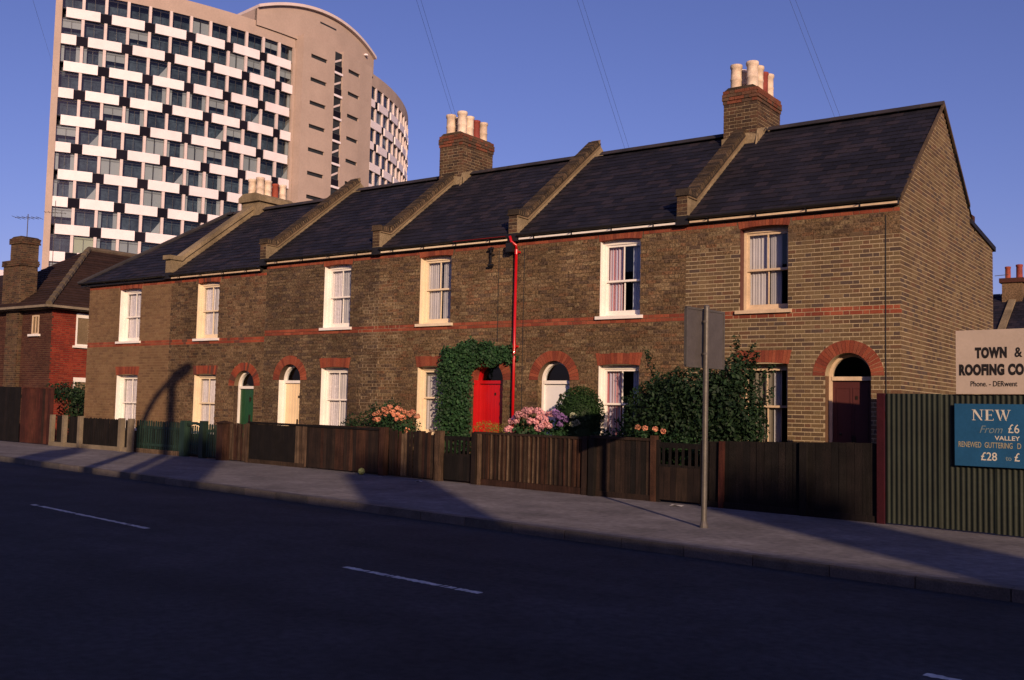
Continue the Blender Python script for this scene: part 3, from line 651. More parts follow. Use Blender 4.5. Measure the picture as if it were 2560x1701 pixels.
sash(A, 'up', M['buff'], M['buff'], M['dbrown'], [cu(.02,.50,.0,1,M['net'],.012,7), cu(.52,.78,.0,1,M['greycurt'],.01,4)])
sash(A, 'lo', M['buff'], M['buff'], M['dbrown'], [cu(.1,.6,.0,1,M['olivecurt'],.012,5), cu(.62,.8,0,1,M['greycurt'],.012,3)])
sash(B, 'up', M['white'], M['white'], M['white'], [cu(0,.42,.0,1,M['stripe'],.016,5), cu(.70,1,.0,1,M['shadecurt'],.012,4)], .47)
sash(B, 'lo', M['white'], M['white'], M['white'], [cu(0,.42,.0,1,M['stripe'],.016,5), cu(.74,1,.0,1,M['shadecurt'],.012,3)])
sash(C_, 'up', M['cream'], M['cream'], M['cream'], [cu(.0,.47,.0,.98,M['net'],.014,6), cu(.53,.85,.0,.98,M['greycurt'],.014,4)], .52)
sash(C_, 'lo', M['cream'], M['cream'], M['cream'], [cu(.0,.62,.0,.88,M['net'],.014,6), cu(0,.62,.88,1,M['olivecurt'],.004,2), cu(.66,1,.0,1,M['greycurt'],.014,4)], .55)
sash(D_, 'up', M['white'], M['white'], M['white'], [cu(.0,.38,.0,1,M['lace'],.012,5), cu(.38,.9,.0,1,M['greycurt'],.014,6)])
sash(D_, 'lo', M['white'], M['white'], M['white'], [cu(.0,.42,.0,1,M['lace'],.012,5), cu(.42,.95,.0,1,M['net'],.014,6)])
sash(E_, 'up', M['cream'], M['white'], M['cream'], [cu(.0,.5,.0,1,M['lace'],.012,6), cu(.5,1,.0,1,M['net'],.012,6)])
sash(E_, 'lo', M['cream'], M['white'], M['cream'], [cu(.0,.5,.0,1,M['lace'],.01,6), cu(.5,1,.0,1,M['lace'],.012,6)])
sash(F_, 'up', M['white'], M['white'], M['white'], [cu(.0,.55,.0,1,M['lace'],.012,6), cu(.55,1,.0,1,M['net'],.012,5)], .48)
sash(F_, 'lo', M['white'], M['white'], M['white'], [cu(.0,1,.0,1,M['lace'],.012,11)], .48)
doorway(A, M['dbrown'], M['buff'], M['brickA'], [('flap',.03,.95),('knob',-.2,1.15),('number',.08,1.78)])
doorway(B, M['dwhite'], M['white'], M['brickB'], [('knocker',.06,1.72),('flap',.0,.9)], panel=False)
doorway(C_, M['dred'], M['dred'], M['dred'], [('number',.05,1.78),('knob',.22,1.05)], planks=True)
doorway(D_, M['dcream'], M['white'], M['white'], [('number',.14,1.66),('flap',.12,.92),('knob',-.22,.75)], planks=True)
doorway(E_, M['dgreen'], M['white'], M['brickE'], [('knocker',.06,1.55),('flap',.05,1.0)], planks=True)

roof(A, -W+.09, .03, 300); roof(B, -2*W+.09, -W-.13, 300); roof(C_, -3*W+.09, -2*W-.13, 300); roof(D_, -4*W+.09, -3*W-.13, 0); roof(E_, -5*W+.09, -4*W-.13, 0); roof(F_, -24.55, -5*W-.13, 0, hip=True)
eaves(A, -W+.12, -.02, M['buff'], M['ironblack']); eaves(B, -2*W+.12, -W-.16, M['white'], M['ironblack']); eaves(C_, -3*W+.12, -2*W-.16, M['cream'], M['ironblack'])
eaves(D_, -4*W+.12, -3*W-.16, M['buff'], M['ironblack']); eaves(E_, -5*W+.12, -4*W-.16, M['buff'], M['ironblack']); eaves(F_, -24.5, -5*W-.16, None, M['ironblack'])
parapet(A, -W+.085, 0); parapet(B, -2*W+.085, 0); parapet(C_, -3*W+.085, 0); parapet(D_, -4*W+.085, -.0); parapet(E_, -5*W+.085, -.12, rendered=True)
P8 = [(-.19,.2,'cream',1),(.19,.2,'cream',1.03),(.19,.5,'cream',.95),(.19,.8,'red',1),(.19,1.1,'cream',.92),(-.19,.5,'cream',.95),(-.19,1.08,'red',.95)]
chimney(A, -W-.03, 8.50, 7.15, 'brick', P8); chimney(C_, -3*W-.03, 8.62, 7.15, 'brick', P8); chimney(E_, -5*W-.03, 7.84, 6.95, 'render', P8, hx=.40, y0=2.72, y1=4.0)
# gable verge and the little rear chimney of the end house
v = MB(); v.prism([(-.02,5.20),(-.02,5.30),(2.98,7.66),(5.12,6.02),(5.12,5.95),(2.98,7.58)], 'x', .0, .035); v.build('verge', M['copebrick'], A.root)
rc = MB(); rc.box(-.5, -.01, 5.22, 5.75, 4.6, 5.86); rc.build('rear_chimney', M['darkred'], A.root)
rr = MB(); rr.prism([(5.2,5.62),(5.2,5.72),(7.66,5.47),(7.66,5.36)], 'x', -4, .04); rr.build('rear_roof', M['slate'], A.root)
# red rainwater pipe on the house with the red door
xp = -7.985
dp = MB(); dp.tube([(xp+.0,-.10,-.1),(xp,-.10,4.93)], .031, 12); dp.tube([(xp,-.10,4.93),(xp-.0,-.12,5.0),(xp-.09,-.17,5.08),(xp-.12,-.18,5.2)], .031, 12)
pipe = dp.build('drainpipe', M['dred'], C_.root, smooth=True)
for z in (4.86, 2.83, 1.0):
    q = MB(); q.tube([(xp,-.10,z-.05),(xp,-.10,z+.05)], .039, 12); q.box(xp-.05, xp+.05, -.07, -.0, z-.02, z+.02); q.build('pipe_collar', M['dred'], pipe)
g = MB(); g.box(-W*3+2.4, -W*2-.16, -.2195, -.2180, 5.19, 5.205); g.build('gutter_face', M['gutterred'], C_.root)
hb = MB(); hb.box(-8.2,-8.03,-.2,-.02,4.86,5.06); hb.build('hopper', M['ironblack'], C_.root)
# telephone bracket and cables down the walls
br = MB(); br.box(-8.68,-8.64,-.12,0,4.84,4.88); br.box(-8.675,-8.645,-.12,-.09,4.66,5.02); br.tube([(-8.74,-.1,4.62),(-8.6,-.1,4.62)], .03, 8); br.tube([(-8.74,-.1,4.98),(-8.6,-.1,4.98)], .03, 8); br.build('telephone_bracket', M['ironblack'], C_.root)
for hs, xx, z0 in ((C_, -8.51, 2.95), (B, -7.83, 1.2), (A, -.245, .9)):
    c = MB(); c.tube([(xx+.01,-.012,z0),(xx,-.012,(z0+4.9)/2),(xx+.005,-.012,4.95)], .006, 6); c.build('wall_cable', M['wire'], hs.root)
# repointed strip on the party line between the red-door and cream-door houses
random.seed(3)
rp = MB()
for k in range(-40, 15):
    z = 3.40+k*CH; a, b = -12.6+random.uniform(-.12,.1), -11.35+random.uniform(-.15,.25)
    if k > 6: a += .05*(k-6); b -= .04*(k-6)
    if z < .6: continue
    for i in range(4):
        if random.random() < .8: rp.box(a+(b-a)*i/4, a+(b-a)*(i+1)/4, -.0008, .0074, z-.003, z+.003)
    for p, q in bond(a, b, k, -W*2-.004 if a > -12.05 else -W*3-.004):
        if random.random() < .6: rp.box(p-.009, p-.001, -.0008, .0074, z+.004, z+CH-.004)
rp.build('repointed_joints', M['repoint'], D_.wall, stuff=True)
# ------------------------------------------------------------------ office tower on a curved plan
TC = Vector((-160.564, 78.8326)); TR = 58.0485; TH0 = 1.05825-math.pi/2; STO = 3.3; BAY = 2.5709; Z1 = 48.3
def tang(s): return TH0 + s/TR
def tp(s, r, z): a = tang(s); return Vector((TC.x+(TR+r)*math.cos(a), TC.y+(TR+r)*math.sin(a), z))
tower = thing('office_tower', 'tall curved office tower with chequered white panels behind the terrace', 'tower', tp(33, 0, 0))
def tb(b, s0, s1, r0, r1, z0, z1, n=None):
    n = n or max(1, int(abs(s1-s0)/2.5)); ss = [s0+(s1-s0)*i/n for i in range(n+1)]
    for i in range(n):
        P = []
        for z in (z0, z1):
            for (s, r) in ((ss[i], r0), (ss[i+1], r0), (ss[i+1], r1), (ss[i], r1)): P.append(tp(s, r, z))
        b.add(P, [(0,3,2,1),(4,5,6,7),(0,1,5,4),(1,2,6,5),(2,3,7,6),(3,0,4,7)])
inner = MB(); tb(inner, -2.6, 100, -12, -1.1, -.5, 52.0); inner.build('inner_wall', M['officein'], tower)
sl = MB()
for k in range(16): tb(sl, -2.4, 100, -1.1, -.12, 51.0-STO*k-.0-1.0*0-.35, 51.0-STO*k-.05) if k == 0 else tb(sl, -2.4, 100, -1.1, -.12, Z1+.45-STO*(k-1), Z1+.6-STO*(k-1)-.05)
sl.build('floor_slab', M['towerdark'], tower)
for a, b in ((-3.1,28.4),(43.9,100)):
    pp = MB(); tb(pp, a, b, -1.0, .06, 50.98, 52.95); pp.build('parapet_band', M['towertan'], tower)
rf = MB(); tb(rf, -3.1, 100, -12, -.9, 52.0, 52.4); rf.build('roof_slab', M['towertan'], tower)
for a, b, r, z in ((-3.1,-2.36,.35,52.97),(43.6,44.5,.12,50.97),(28.05,28.5,.2,50.97)):
    pr = MB(); tb(pr, a, b, -1.0, r, -.5, z); pr.build('end_pier', M['towertan'], tower)
def local(name, b, m_, smooth=False): return b.mesh(name, m_, smooth)
hb_ = BAY/2
q = MB(); q.box(-1.92, 1.92, -.22, .06, -.58, .58); q.box(-1.92, 1.92, -.20, .04, .581, .63); spm = q.mesh('spandrel_panel', M['towerwhite'])
q = MB(); q.box(-.65, .65, -.02, .08, -.58, .58); dkm = q.mesh('dark_panel', M['towerdark'])
q = MB(); q.box(-.17, .17, -.13, .25, -1.07, 1.05); psm = q.mesh('mullion_post', M['towerpost'])
q = MB(); wd = hb_-.17
q.box(-wd, wd, .10, .15, -1.06, -1.02); q.box(-wd, wd, .10, .15, .72, .75); q.box(-wd, wd, .10, .15, .99, 1.04); q.box(-.02, .02, .10, .15, -1.02, .72)
wnm = q.mesh('window', M['towerframe'])
q = MB(); q.add([(-wd,.13,-1.05),(wd,.13,-1.05),(wd,.13,1.03),(-wd,.13,1.03)], [(0,1,2,3)]); pnm = q.mesh('pane', M['towerglass'])
bl1 = MB(); bl1.box(-wd, wd, .3, .31, -.1, 1.0); bl1 = bl1.mesh('blind', M['blind'])
bl2 = MB(); bl2.box(-wd, -.05, .3, .31, -1.0, 1.0); bl2.box(.05, wd, .3, .31, -1.0, 1.0); bl2 = bl2.mesh('blind', M['blind'])
bl3 = MB(); bl3.box(-wd, -wd+.45, .3, .31, -1.0, 1.0); bl3.box(wd-.45, wd, .3, .31, -1.0, 1.0); bl3 = bl3.mesh('blind', M['blind'])
bl4 = MB(); bl4.box(-wd, wd, .3, .31, -1.0, 1.0); bl4 = bl4.mesh('blind', M['blindY'])
bl5 = MB(); bl5.prism([(.0,-1.0),(wd,-1.0),(wd,.5)], 'y', .3, .31); bl5 = bl5.mesh('blind', M['blind'])
def tinst(name, me, s, z, parent=tower, r=0, sx=1):
    a = tang(s); P = tp(s, r, z); return inst(name, me, parent, P, (0, 0, a+math.pi/2), (sx, 1, 1))
random.seed(11)
def tower_wing(s_first, n, rows, lo, hi, par):
    for k in range(rows):
        z = Z1 - STO*k
        for i in range(n):
            s = s_first + BAY*i
            sp_here = ((i + k + par) % 2 == 0)
            if sp_here:
                a, b = max(s-1.92, lo), min(s+1.92, hi)
                if b-a > .3: tinst('spandrel_panel', spm, (a+b)/2, z, sx=(b-a)/3.84)
            else:
                if s-.6 > lo and s+.6 < hi: tinst('dark_panel', dkm, s, z)
            if lo+.1 < s < hi-.1: tinst('mullion_post', psm, s, z+.63+1.04+.0)
            sw = s+hb_
            if sw+wd <= hi+.6 and sw-wd >= lo-.6:
                a, b = max(sw-wd, lo), min(sw+wd, hi); f = (b-a)/(2*wd)
                w = tinst('window', wnm, (a+b)/2, z+.63+1.03, sx=f); inst('pane', pnm, w)
                r = random.random()
                if k == 9 and i in (1,): inst('blind', bl4, w)
                elif r < .10: inst('blind', bl1, w)
                elif r < .19: inst('blind', bl2, w)
                elif r < .33: inst('blind', bl3, w)
                elif r < .45: inst('blind', bl5, w)
tower_wing(-BAY, 13, 11, -2.36, 28.05, 1)
tower_wing(50.6-2*BAY-BAY*0, 12, 8, 44.5, 80, 0)
low = MB(); tb(low, -2.36, 28.05, -.6, .0, -.5, Z1-STO*10-.6); tb(low, 44.5, 95, -.6, .0, -.5, Z1-STO*7-.6); tb(low, 76.0, 95, -.6, .0, 20, 50.9); low.build('lower_wall', M['towerpost'], tower)
# stair core, flush strips leaving the slits open
core = MB(); r0, r1 = -1, 1.6; ZC = 52.75
for a, b in ((28.55,30.0),(33.1,34.6),(36.4,37.6),(40.4,43.65)): tb(core, a, b, r0, r1, -.5, ZC)
for a, b, zc in ((30.0,33.1,50.2),(37.6,40.4,50.35)):
    top = ZC
    for k in range(14):
        z = zc-STO*k; tb(core, a, b, r0, r1, z+.27, top); top = z-.27
    tb(core, a, b, r0, r1, -.5, top)
core.build('stair_core', M['towertan'], tower)
sg = MB(); tb(sg, 30, 33.1, r0, 1.35, -.5, 52); tb(sg, 37.6, 40.4, r0, 1.35, -.5, 52); sg.build('slit_glass', M['towerin'], tower)
st = MB(); tb(st, 34.6, 36.4, .2, 1.3, -.5, 52.4); st.build('stair_glass', M['towerin'], tower)
for k in range(14):
    z = 49.3-STO*k
    b = MB(); tb(b, 34.6, 36.4, .3, 1.62, z-.2, z+.12); b.build('stair_landing', M['towerwhite'], tower)
    b = MB(); tb(b, 34.6, 36.4, 1.35, 1.4, z+1.1, z+1.2); tb(b, 35.46, 35.54, 1.35, 1.4, z+.12, z+1.1); b.build('stair_window_bar', M['towerframe'], tower)
    b = MB(); b.add([tp(34.7,1.32,z+1.3), tp(36.3,1.32,z+2.1), tp(36.3,1.32,z+2.4), tp(34.7,1.32,z+1.6)], [(0,1,2,3)]); b.build('stair_flight', M['towerpost'], tower, fix=False)
    b = MB(); tb(b, 34.6, 36.4, 1.33, 1.42, z+.12, z+1.08); b.build('stair_panel', M['towerdark'], tower)
az = lambda s: 57.75-.0175*(s-34.5)**2
aw = MB(); ar = MB(); n = 30; S0, S1 = 21.8, 46.3
for i in range(n):
    a, b = S0+(S1-S0)*i/n, S0+(S1-S0)*(i+1)/n
    P = [tp(a,.3,52.3), tp(b,.3,52.3), tp(b,.3,az(b)-.3), tp(a,.3,az(a)-.3), tp(a,-.3,52.3), tp(b,-.3,52.3), tp(b,-.3,az(b)-.3), tp(a,-.3,az(a)-.3)]
    aw.add(P, [(0,1,2,3),(7,6,5,4),(1,5,6,2),(0,3,7,4)])
    P = [tp(a,.8,az(a)-.3), tp(b,.8,az(b)-.3), tp(b,.8,az(b)+.1), tp(a,.8,az(a)+.1), tp(a,-13,az(a)-.3), tp(b,-13,az(b)-.3), tp(b,-13,az(b)+.1), tp(a,-13,az(a)+.1)]
    ar.add(P, [(0,1,2,3),(7,6,5,4),(3,2,6,7),(0,4,5,1),(1,5,6,2),(0,3,7,4)])
aw.build('penthouse_wall', M['towertan'], tower); ar.build('vaulted_roof', M['towerpost'], tower)
for a, b in ((S0, S0+.4), (S1-.4, S1)):
    c = MB(); tb(c, a, b, -13, .29, 52.3, az(a if a < 30 else b)-.31); c.build('penthouse_side_wall', M['towertan'], tower)
c = MB(); tb(c, 32.7, 36.1, .28, .33, 55.95, 56.2); c.build('penthouse_slit', M['towerin'], tower)
c = MB(); c.lathe([(0,0),(.35,.05),(.3,.3),(0,.4)], tp(43.5,.5,54.6), 10); c.build('lamp', M['towerwhite'], tower)

# low pale block at the far left
lb = thing('office_block', 'low pale block glimpsed at the far left edge behind the chimney', 'building', (-95, 25, 0))
b = MB(); b.box(-104, -86.3, 20, 30, -.5, 13.1); b.build('wall', M['towerwhite'], lb)
for k in range(4):
    b = MB(); b.box(-104, -86.25, 19.95, 30.0, 9.6-3*k, 10.9-3*k); b.build('window_band', M['towerin'], lb)

# ------------------------------------------------------------------ red brick neighbour with tiled hipped roof
nb = thing('brick_house', 'red brick house with brown tiled hipped roof beyond the terrace', 'house', (-34, 5, 0))
X0, X1, Y0, Y1 = -37.8, -30.7, 2.6, 12.0
b = MB(); b.box(X0, X1-.01, Y0+.01, Y1, -.4, 4.9); nw = b.build('wall', M['mortarE'], nb)
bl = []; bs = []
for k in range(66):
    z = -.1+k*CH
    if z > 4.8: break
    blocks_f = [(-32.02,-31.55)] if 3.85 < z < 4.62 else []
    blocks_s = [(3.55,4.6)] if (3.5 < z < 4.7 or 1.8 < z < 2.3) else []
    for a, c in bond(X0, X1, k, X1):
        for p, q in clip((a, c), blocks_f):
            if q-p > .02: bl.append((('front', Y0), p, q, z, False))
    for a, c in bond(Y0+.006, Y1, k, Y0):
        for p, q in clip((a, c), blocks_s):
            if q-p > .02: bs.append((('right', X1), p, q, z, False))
lay(bl, 0, nw, M['darkred'], .003); lay(bs, 0, nw, M['redwall'], .003)  # same house brick; shade on the street face is put into its darker colour
ey = 4.9; ov = .35; rx, r0y, rz = (X0+X1)/2, Y0+3.5, 7.72
b = MB(); A4 = [(X0-ov,Y0-ov,ey),(X1+ov,Y0-ov,ey),(X1+ov,Y1+ov,ey),(X0-ov,Y1+ov,ey),(rx,r0y,rz),(rx,Y1-3.5,rz)]
b.add(A4, [(0,1,4),(1,2,5,4),(2,3,5),(3,0,4,5)]); nr = b.build('roof', M['tile'], nb)
def tile_rows(p0, p1, t0, t1, n, name='tile_course'):
    p0, p1, t0, t1 = map(Vector, (p0, p1, t0, t1)); nrm = (p1-p0).cross(t0-p0).normalized()
    if nrm.z < 0: nrm = -nrm
    for i in range(n):
        f0, f1 = i/n, min(1, (i+1.25)/n); a, c = p0.lerp(t0, f0), p1.lerp(t1, f0); d, e = p1.lerp(t1, f1), p0.lerp(t0, f1)
        if (c-a).length < .1: continue
        q = MB(); o = nrm*.035; o2 = nrm*.005; q.add([a+o, c+o, d+o2, e+o2, a+nrm*.002, c+nrm*.002], [(0,1,2,3),(4,5,1,0)]); q.build(name, M['tile'], nr, fix=False)
tile_rows(A4[0], A4[1], A4[4], A4[4], 24); tile_rows(A4[1], A4[2], A4[4], A4[5], 24)
hp0, hp1 = Vector(A4[1]), Vector(A4[4])
for i in range(13):
    q = MB(); a = hp0.lerp(hp1, i/13); c = hp0.lerp(hp1, (i+1.1)/13); q.tube([a+Vector((0,0,.05)), c+Vector((0,0,.03))], [.12,.10], 8); q.build('hip_tile', M['hiptile'], nr)
q = MB(); q.tube([Vector(A4[4])+Vector((0,0,.03)), Vector(A4[5])+Vector((0,0,.03))], .11, 8); q.build('ridge_tiles', M['hiptile'], nr)
g = MB(); g.box(X0-ov-.05, X1+ov+.05, Y0-ov-.1, Y0-ov, ey-.07, ey+.015); g.box(X1+ov-.0, X1+ov+.1, Y0-ov, Y1, ey-.07, ey+.015); g.build('gutter', M['eavepaint'], nb)
g = MB(); g.box(X0, X1+.3, Y0-.3, Y0+.02, ey-.10, ey-.075); g.box(X1, X1+.3, Y0, Y1, ey-.10, ey-.075); g.build('soffit', M['eavepaint'], nb)
# front window, side windows
def plain_window(par, plane, pos, a, b_, z0, z1, fm, sm):
    f = MB()
    if plane == 'y':
        f.box(a, a+.05, pos-.02, pos+.06, z0, z1); f.box(b_-.05, b_, pos-.02, pos+.06, z0, z1); f.box(a+.05, b_-.05, pos-.02, pos+.06, z1-.05, z1); f.box(a+.05, b_-.05, pos-.02, pos+.06, z0, z0+.05); f.box((a+b_)/2-.015, (a+b_)/2+.015, pos-.01, pos+.05, z0+.05, z1-.05)
        w = f.build('window', fm, par); g = MB(); g.box(a+.05, b_-.05, pos+.02, pos+.03, z0+.05, z1-.05); g.build('pane', M['towerin'], w); s = MB(); s.box(a-.12, b_+.12, pos-.1, pos+.05, z0-.08, z0); s.build('sill', sm, w)
    else:
        f.box(pos-.06, pos+.02, a, a+.06, z0, z1); f.box(pos-.06, pos+.02, b_-.06, b_, z0, z1); f.box(pos-.06, pos+.02, a+.06, b_-.06, z1-.16, z1); f.box(pos-.06, pos+.02, a+.06, b_-.06, z0, z0+.06); f.box(pos-.05, pos+.01, (a+b_)/2-.02, (a+b_)/2+.02, z0+.06, z1-.16)
        w = f.build('window', fm, par); g = MB(); g.box(pos-.03, pos-.02, a+.06, b_-.06, z0+.06, z1-.16); g.build('pane', M['towerin'], w); s = MB(); s.box(pos-.05, pos+.1, a-.1, b_+.1, z0-.08, z0); s.build('sill', sm, w)
    return w
plain_window(nb, 'y', Y0, -32.02, -31.55, 3.9, 4.6, M['buff'], M['white']); plain_window(nb, 'x', X1, 3.55, 4.6, 3.52, 4.72, M['white'], M['white']); plain_window(nb, 'x', X1, 3.55, 4.6, 1.82, 2.34, M['white'], M['buff'])
# chimney breast on the street face
ch = MB(); ch.box(-33.6,-32.72,2.45,2.6,-.3,4.9); nc = ch.build('chimney', M['mortarE'], nb)
ch = MB(); ch.box(-34.1,-32.83,2.5,3.15,4.9,6.72); ch.box(-33.65,-32.83,2.5,3.15,6.72,7.6); ch.build('stack_core', M['mortarE'], nc)
L1 = []
for k in range(102):
    z = -.1+k*CH
    if z < 4.85:
        for a, c in bond(-33.6,-32.72,k,-33.6): L1.append((('front',2.445),a,c,z,False))
        for a, c in bond(2.45,2.6,k,2.45): L1.append((('right',-32.715),a,c,z,False))
    elif z < 7.55:
        e = .05 if (6.5 < z < 6.72 or z > 7.3) else 0; xl = (-34.1 if z < 6.7 else -33.65)-e; xr = -32.83+e
        for a, c in bond(xl,xr,k,xl): L1.append((('front',2.495-e),a,c,z,False))
        for a, c in bond(2.5-e+.004,3.15+e,k,2.5): L1.append((('right',xr+.005),a,c,z,False))
lay(L1, 0, nc, M['stackbrick'], .004)
q = MB(); q.prism([(-33.68,7.6),(-32.8,7.6),(-32.95,7.66),(-33.5,7.66)], 'y', 2.5, 3.15); q.build('cap', M['copebrick'], nc)
def aerial(label, base, h_, n, ln, rot):
    t = thing('television_aerial', label, 'aerial', base); b = MB(); bx, by, bz = base
    b.tube([(bx,by,bz),(bx,by,bz+h_)], .018, 6); m_ = b.build('mast', M['galvdark'], t)
    d = Vector((math.cos(rot), math.sin(rot), 0)); p = Vector((-d.y, d.x, 0)); b = MB(); c = Vector((bx,by,bz+h_*.85))
    b.tube([c-d*.5, c+d*.5], .01, 6)
    for i in range(n): e = c+d*(-.45+.9*i/(n-1)); b.tube([e-p*ln*(1-.04*i), e+p*ln*(1-.04*i)], .008, 5)
    b.build('elements', M['galvdark'], t)
aerial('small television aerial on the neighbour chimney stack', (-33.1,2.8,7.6), .95, 6, .35, .6)
aerial('tall thin television aerial against the sky at far left edge', (-42.0,9.0,7.2), 3.9, 6, .28, .9)
# roof the tall aerial stands on
fh = thing('brick_house', 'dark roofed house largely hidden at the far left edge', 'house', (-43, 8, 0))
b = MB(); b.box(-48,-38.4,3.2,11,-.4,4.7); b.build('wall', M['darkred'], fh); b = MB(); b.prism([(2.8,4.7),(7.1,7.3),(11.4,4.7)], 'x', -48.3, -38.2); b.build('roof', M['tile'], fh)
# ------------------------------------------------------------------ house behind on the right
bh = thing('brick_house', 'slate roofed house with red chimney pots behind the corrugated fence', 'house', (-1, 24, 0))
b = MB(); b.box(-2.95, 8, 20, 27, -.5, 4.4); bw = b.build('wall', M['brickE'], bh); b = MB(); b.prism([(19.7,4.3),(22.6,6.05),(25.6,4.3)], 'x', -2.98, 8.2); br_ = b.build('roof', M['slate'], bh)
sl2 = MB()
for r in range(17):
    for i in range(44):
        s = r*.2; x = -2.9+i*.25+(.125 if r % 2 else 0)+random.uniform(-.004,.004); aa = math.atan2(1.75,2.9); c = Vector((x+.12, 19.68+math.cos(aa)*(s+.1), 4.31+math.sin(aa)*(s+.1)+.02)); sl2.obox(c, Vector((1,0,0)), Vector((0,math.cos(aa-.05),math.sin(aa-.05))), Vector((0,-math.sin(aa-.05),math.cos(aa-.05))), .12, .13, .004)
sl2.build('slates', M['slate'], br_, stuff=True, fix=False)
b = MB(); b.box(-2.5,-1.85,22.0,22.9,5.2,6.45); c_ = b.build('chimney', M['brickE'], bh); q = MB(); q.box(-2.58,-1.78,21.92,22.98,6.42,6.58); q.build('cap', M['darkred'], c_)
for dx, dy, sc in ((-2.35,22.3,.95),(-2.0,22.45,1.1),(-2.05,22.75,.9)): inst('chimney_pot', POT['red'], c_, (dx,dy,6.56), (0,0,0), (sc,sc,sc))
b = MB(); aa = math.atan2(1.75,2.9); b.prism([(19.9,4.35),(22.3,5.85),(22.3,6.0),(19.9,4.55)], 'x', -2.28, -2.05); b.build('parapet', M['render'], bh)
b = MB(); b.tube([(-2.75,22.1,6.7),(-2.3,22.1,6.72)], .012, 5); b.tube([(-2.4,22.1,6.5),(-2.4,22.1,6.9)], .012, 5); b.build('aerial_stub', M['galvdark'], c_)

# ------------------------------------------------------------------ terrace across the road, behind the viewer (its roofs and chimneys throw the long shadows)
QX = Vector((.669, .743)); SH = Vector((-.743, .669)); TAN = math.tan(SUN_EL)
opp_wall = mat('opposite stock brick', (.15,.10,.06), .9, (1,.2), (14,.3), None, .15)
VR = -24.0; ridge_u = []
def q_to_u(q, v):      # street coordinate of the point on line v whose shade line has coordinate q
    return (q - v*(VX.dot(QX)))/(UX.dot(QX))
stacks = [(-2.45,1.75,.62),(-8.0,1.75,.35),(-12.35,1.45,.45),(-16.0,1.0,-.3),(-20.2,1.6,.3),(2.2,1.6,.4)]
us = [q_to_u(q, VR) for q, w, hh in stacks]
edges = sorted(us); span = 7.4
def opp_house(u0, u1, rz, label, stack=None):
    cx, cy = SP((u0+u1)/2, VR); t = thing('terraced_house', label, 'house', (cx, cy, pz(cx, cy)), 'terrace across the road behind the viewer')
    ax, ay, az_ = Vector((UX.x,UX.y,0)), Vector((VX.x,VX.y,0)), Vector((0,0,1)); c = Vector((cx,cy,0)); hw = (u1-u0)/2
    b = MB(); b.obox(c+az_*2.4, ax, ay, az_, hw-.003, 3.0, 2.9); w = b.build('wall', opp_wall, t)
    P = [c-ax*hw+ay*3.3+az_*5.2, c+ax*hw+ay*3.3+az_*5.2, c+ax*hw+az_*rz, c-ax*hw+az_*rz, c-ax*hw-ay*3.3+az_*5.2, c+ax*hw-ay*3.3+az_*5.2]
    b = MB(); b.add(P, [(0,1,2,3),(3,2,5,4),(0,3,4),(1,5,2),(0,4,5,1)]); b.build('roof', M['slate'], t)
    for du in (-hw*.5, hw*.5):
        for z0, z1 in ((.9,2.4),(3.4,4.8)):
            b = MB(); b.obox(c+ax*du+ay*3.01+az_*((z0+z1)/2), ax, ay, az_, .45, .03, (z1-z0)/2); f = b.build('window', M['white'], t); b = MB(); b.obox(c+ax*du+ay*3.035+az_*((z0+z1)/2), ax, ay, az_, .38, .012, (z1-z0)/2-.07); b.build('pane', M['towerin'], f)
    b = MB(); b.obox(c+ay*3.01+az_*1.0, ax, ay, az_, .42, .03, 1.05); b.build('door', M['dgreen'], t)
    for (uu, wq, hh) in (stack or []):
        sx, sy = SP(uu, VR); dist = (-2.0-VR)/(SH.x*VX.x+SH.y*VX.y); top = dist*TAN + hh - .1
        dep = .75; wid = max(.4, (wq-2*dep*.0-.81*dep)/.586)
        b = MB(); b.obox((sx,sy,(rz-.8+top-.45)/2), ax, ay, az_, wid/2, dep/2, (top-.45-rz+.8)/2); k = b.build('chimney', opp_wall, t)
        for i in range(4):
            off = (i-1.5)*wid/4; pq = MB(); pq.lathe([(.11,0),(.10,.42),(.12,.45),(.1,.45)], (sx+UX.x*off, sy+UX.y*off, top-.46), 10); pq.build('chimney_pot', M['pot'], k)
n = 0; u = -16.0
while u < 60:
    st_ = [(q_to_u(q, VR), w, hh) for q, w, hh in stacks if u <= q_to_u(q, VR) < u+span]
    opp_house(u, u+span, 7.86, 'brick terraced house across the road behind the viewer', st_); u += span
# swan-neck street lamp and a telegraph pole on the far pavement: their shadows fall on the end house
def lamp_post():
    v = -15.0; u = q_to_u(-14.25, v); x, y = SP(u, v); z0 = pz(x, y); t = thing('street_lamp', 'concrete swan neck street lamp on the far pavement behind the viewer', 'street lamp', (x, y, z0))
    Ht = 6.1; b = MB(); pts = [(x,y,z0),(x,y,z0+Ht)]; rr_ = [.17,.13]
    for i in range(1, 9):
        a = i/8*math.pi*.42; o = 1.5*(1-math.cos(a)); hh = 1.5*math.sin(a); pts.append((x+VX.x*o, y+VX.y*o, z0+Ht+hh)); rr_.append(.12-.003*i)
    b.tube(pts, rr_, 10); b.build('column', M['concrete'], t)
    e = Vector(pts[-1]); d = Vector((VX.x, VX.y, .18)).normalized(); b = MB(); b.tube([e-d*.05, e+d*.15, e+d*.6, e+d*.75], [.1,.2,.18,.08], 10); b.build('lantern', M['galv'], t)
lamp_post()
v = -15.4; u = q_to_u(-13.3, v); x, y = SP(u, v); tpole = MB(); tpole.tube([(x,y,-.4),(x,y,8.2)], [.16,.14], 10); tag(tpole.build('telegraph_pole', M['bark']), 'plain wooden pole on the far pavement behind the viewer', 'pole')
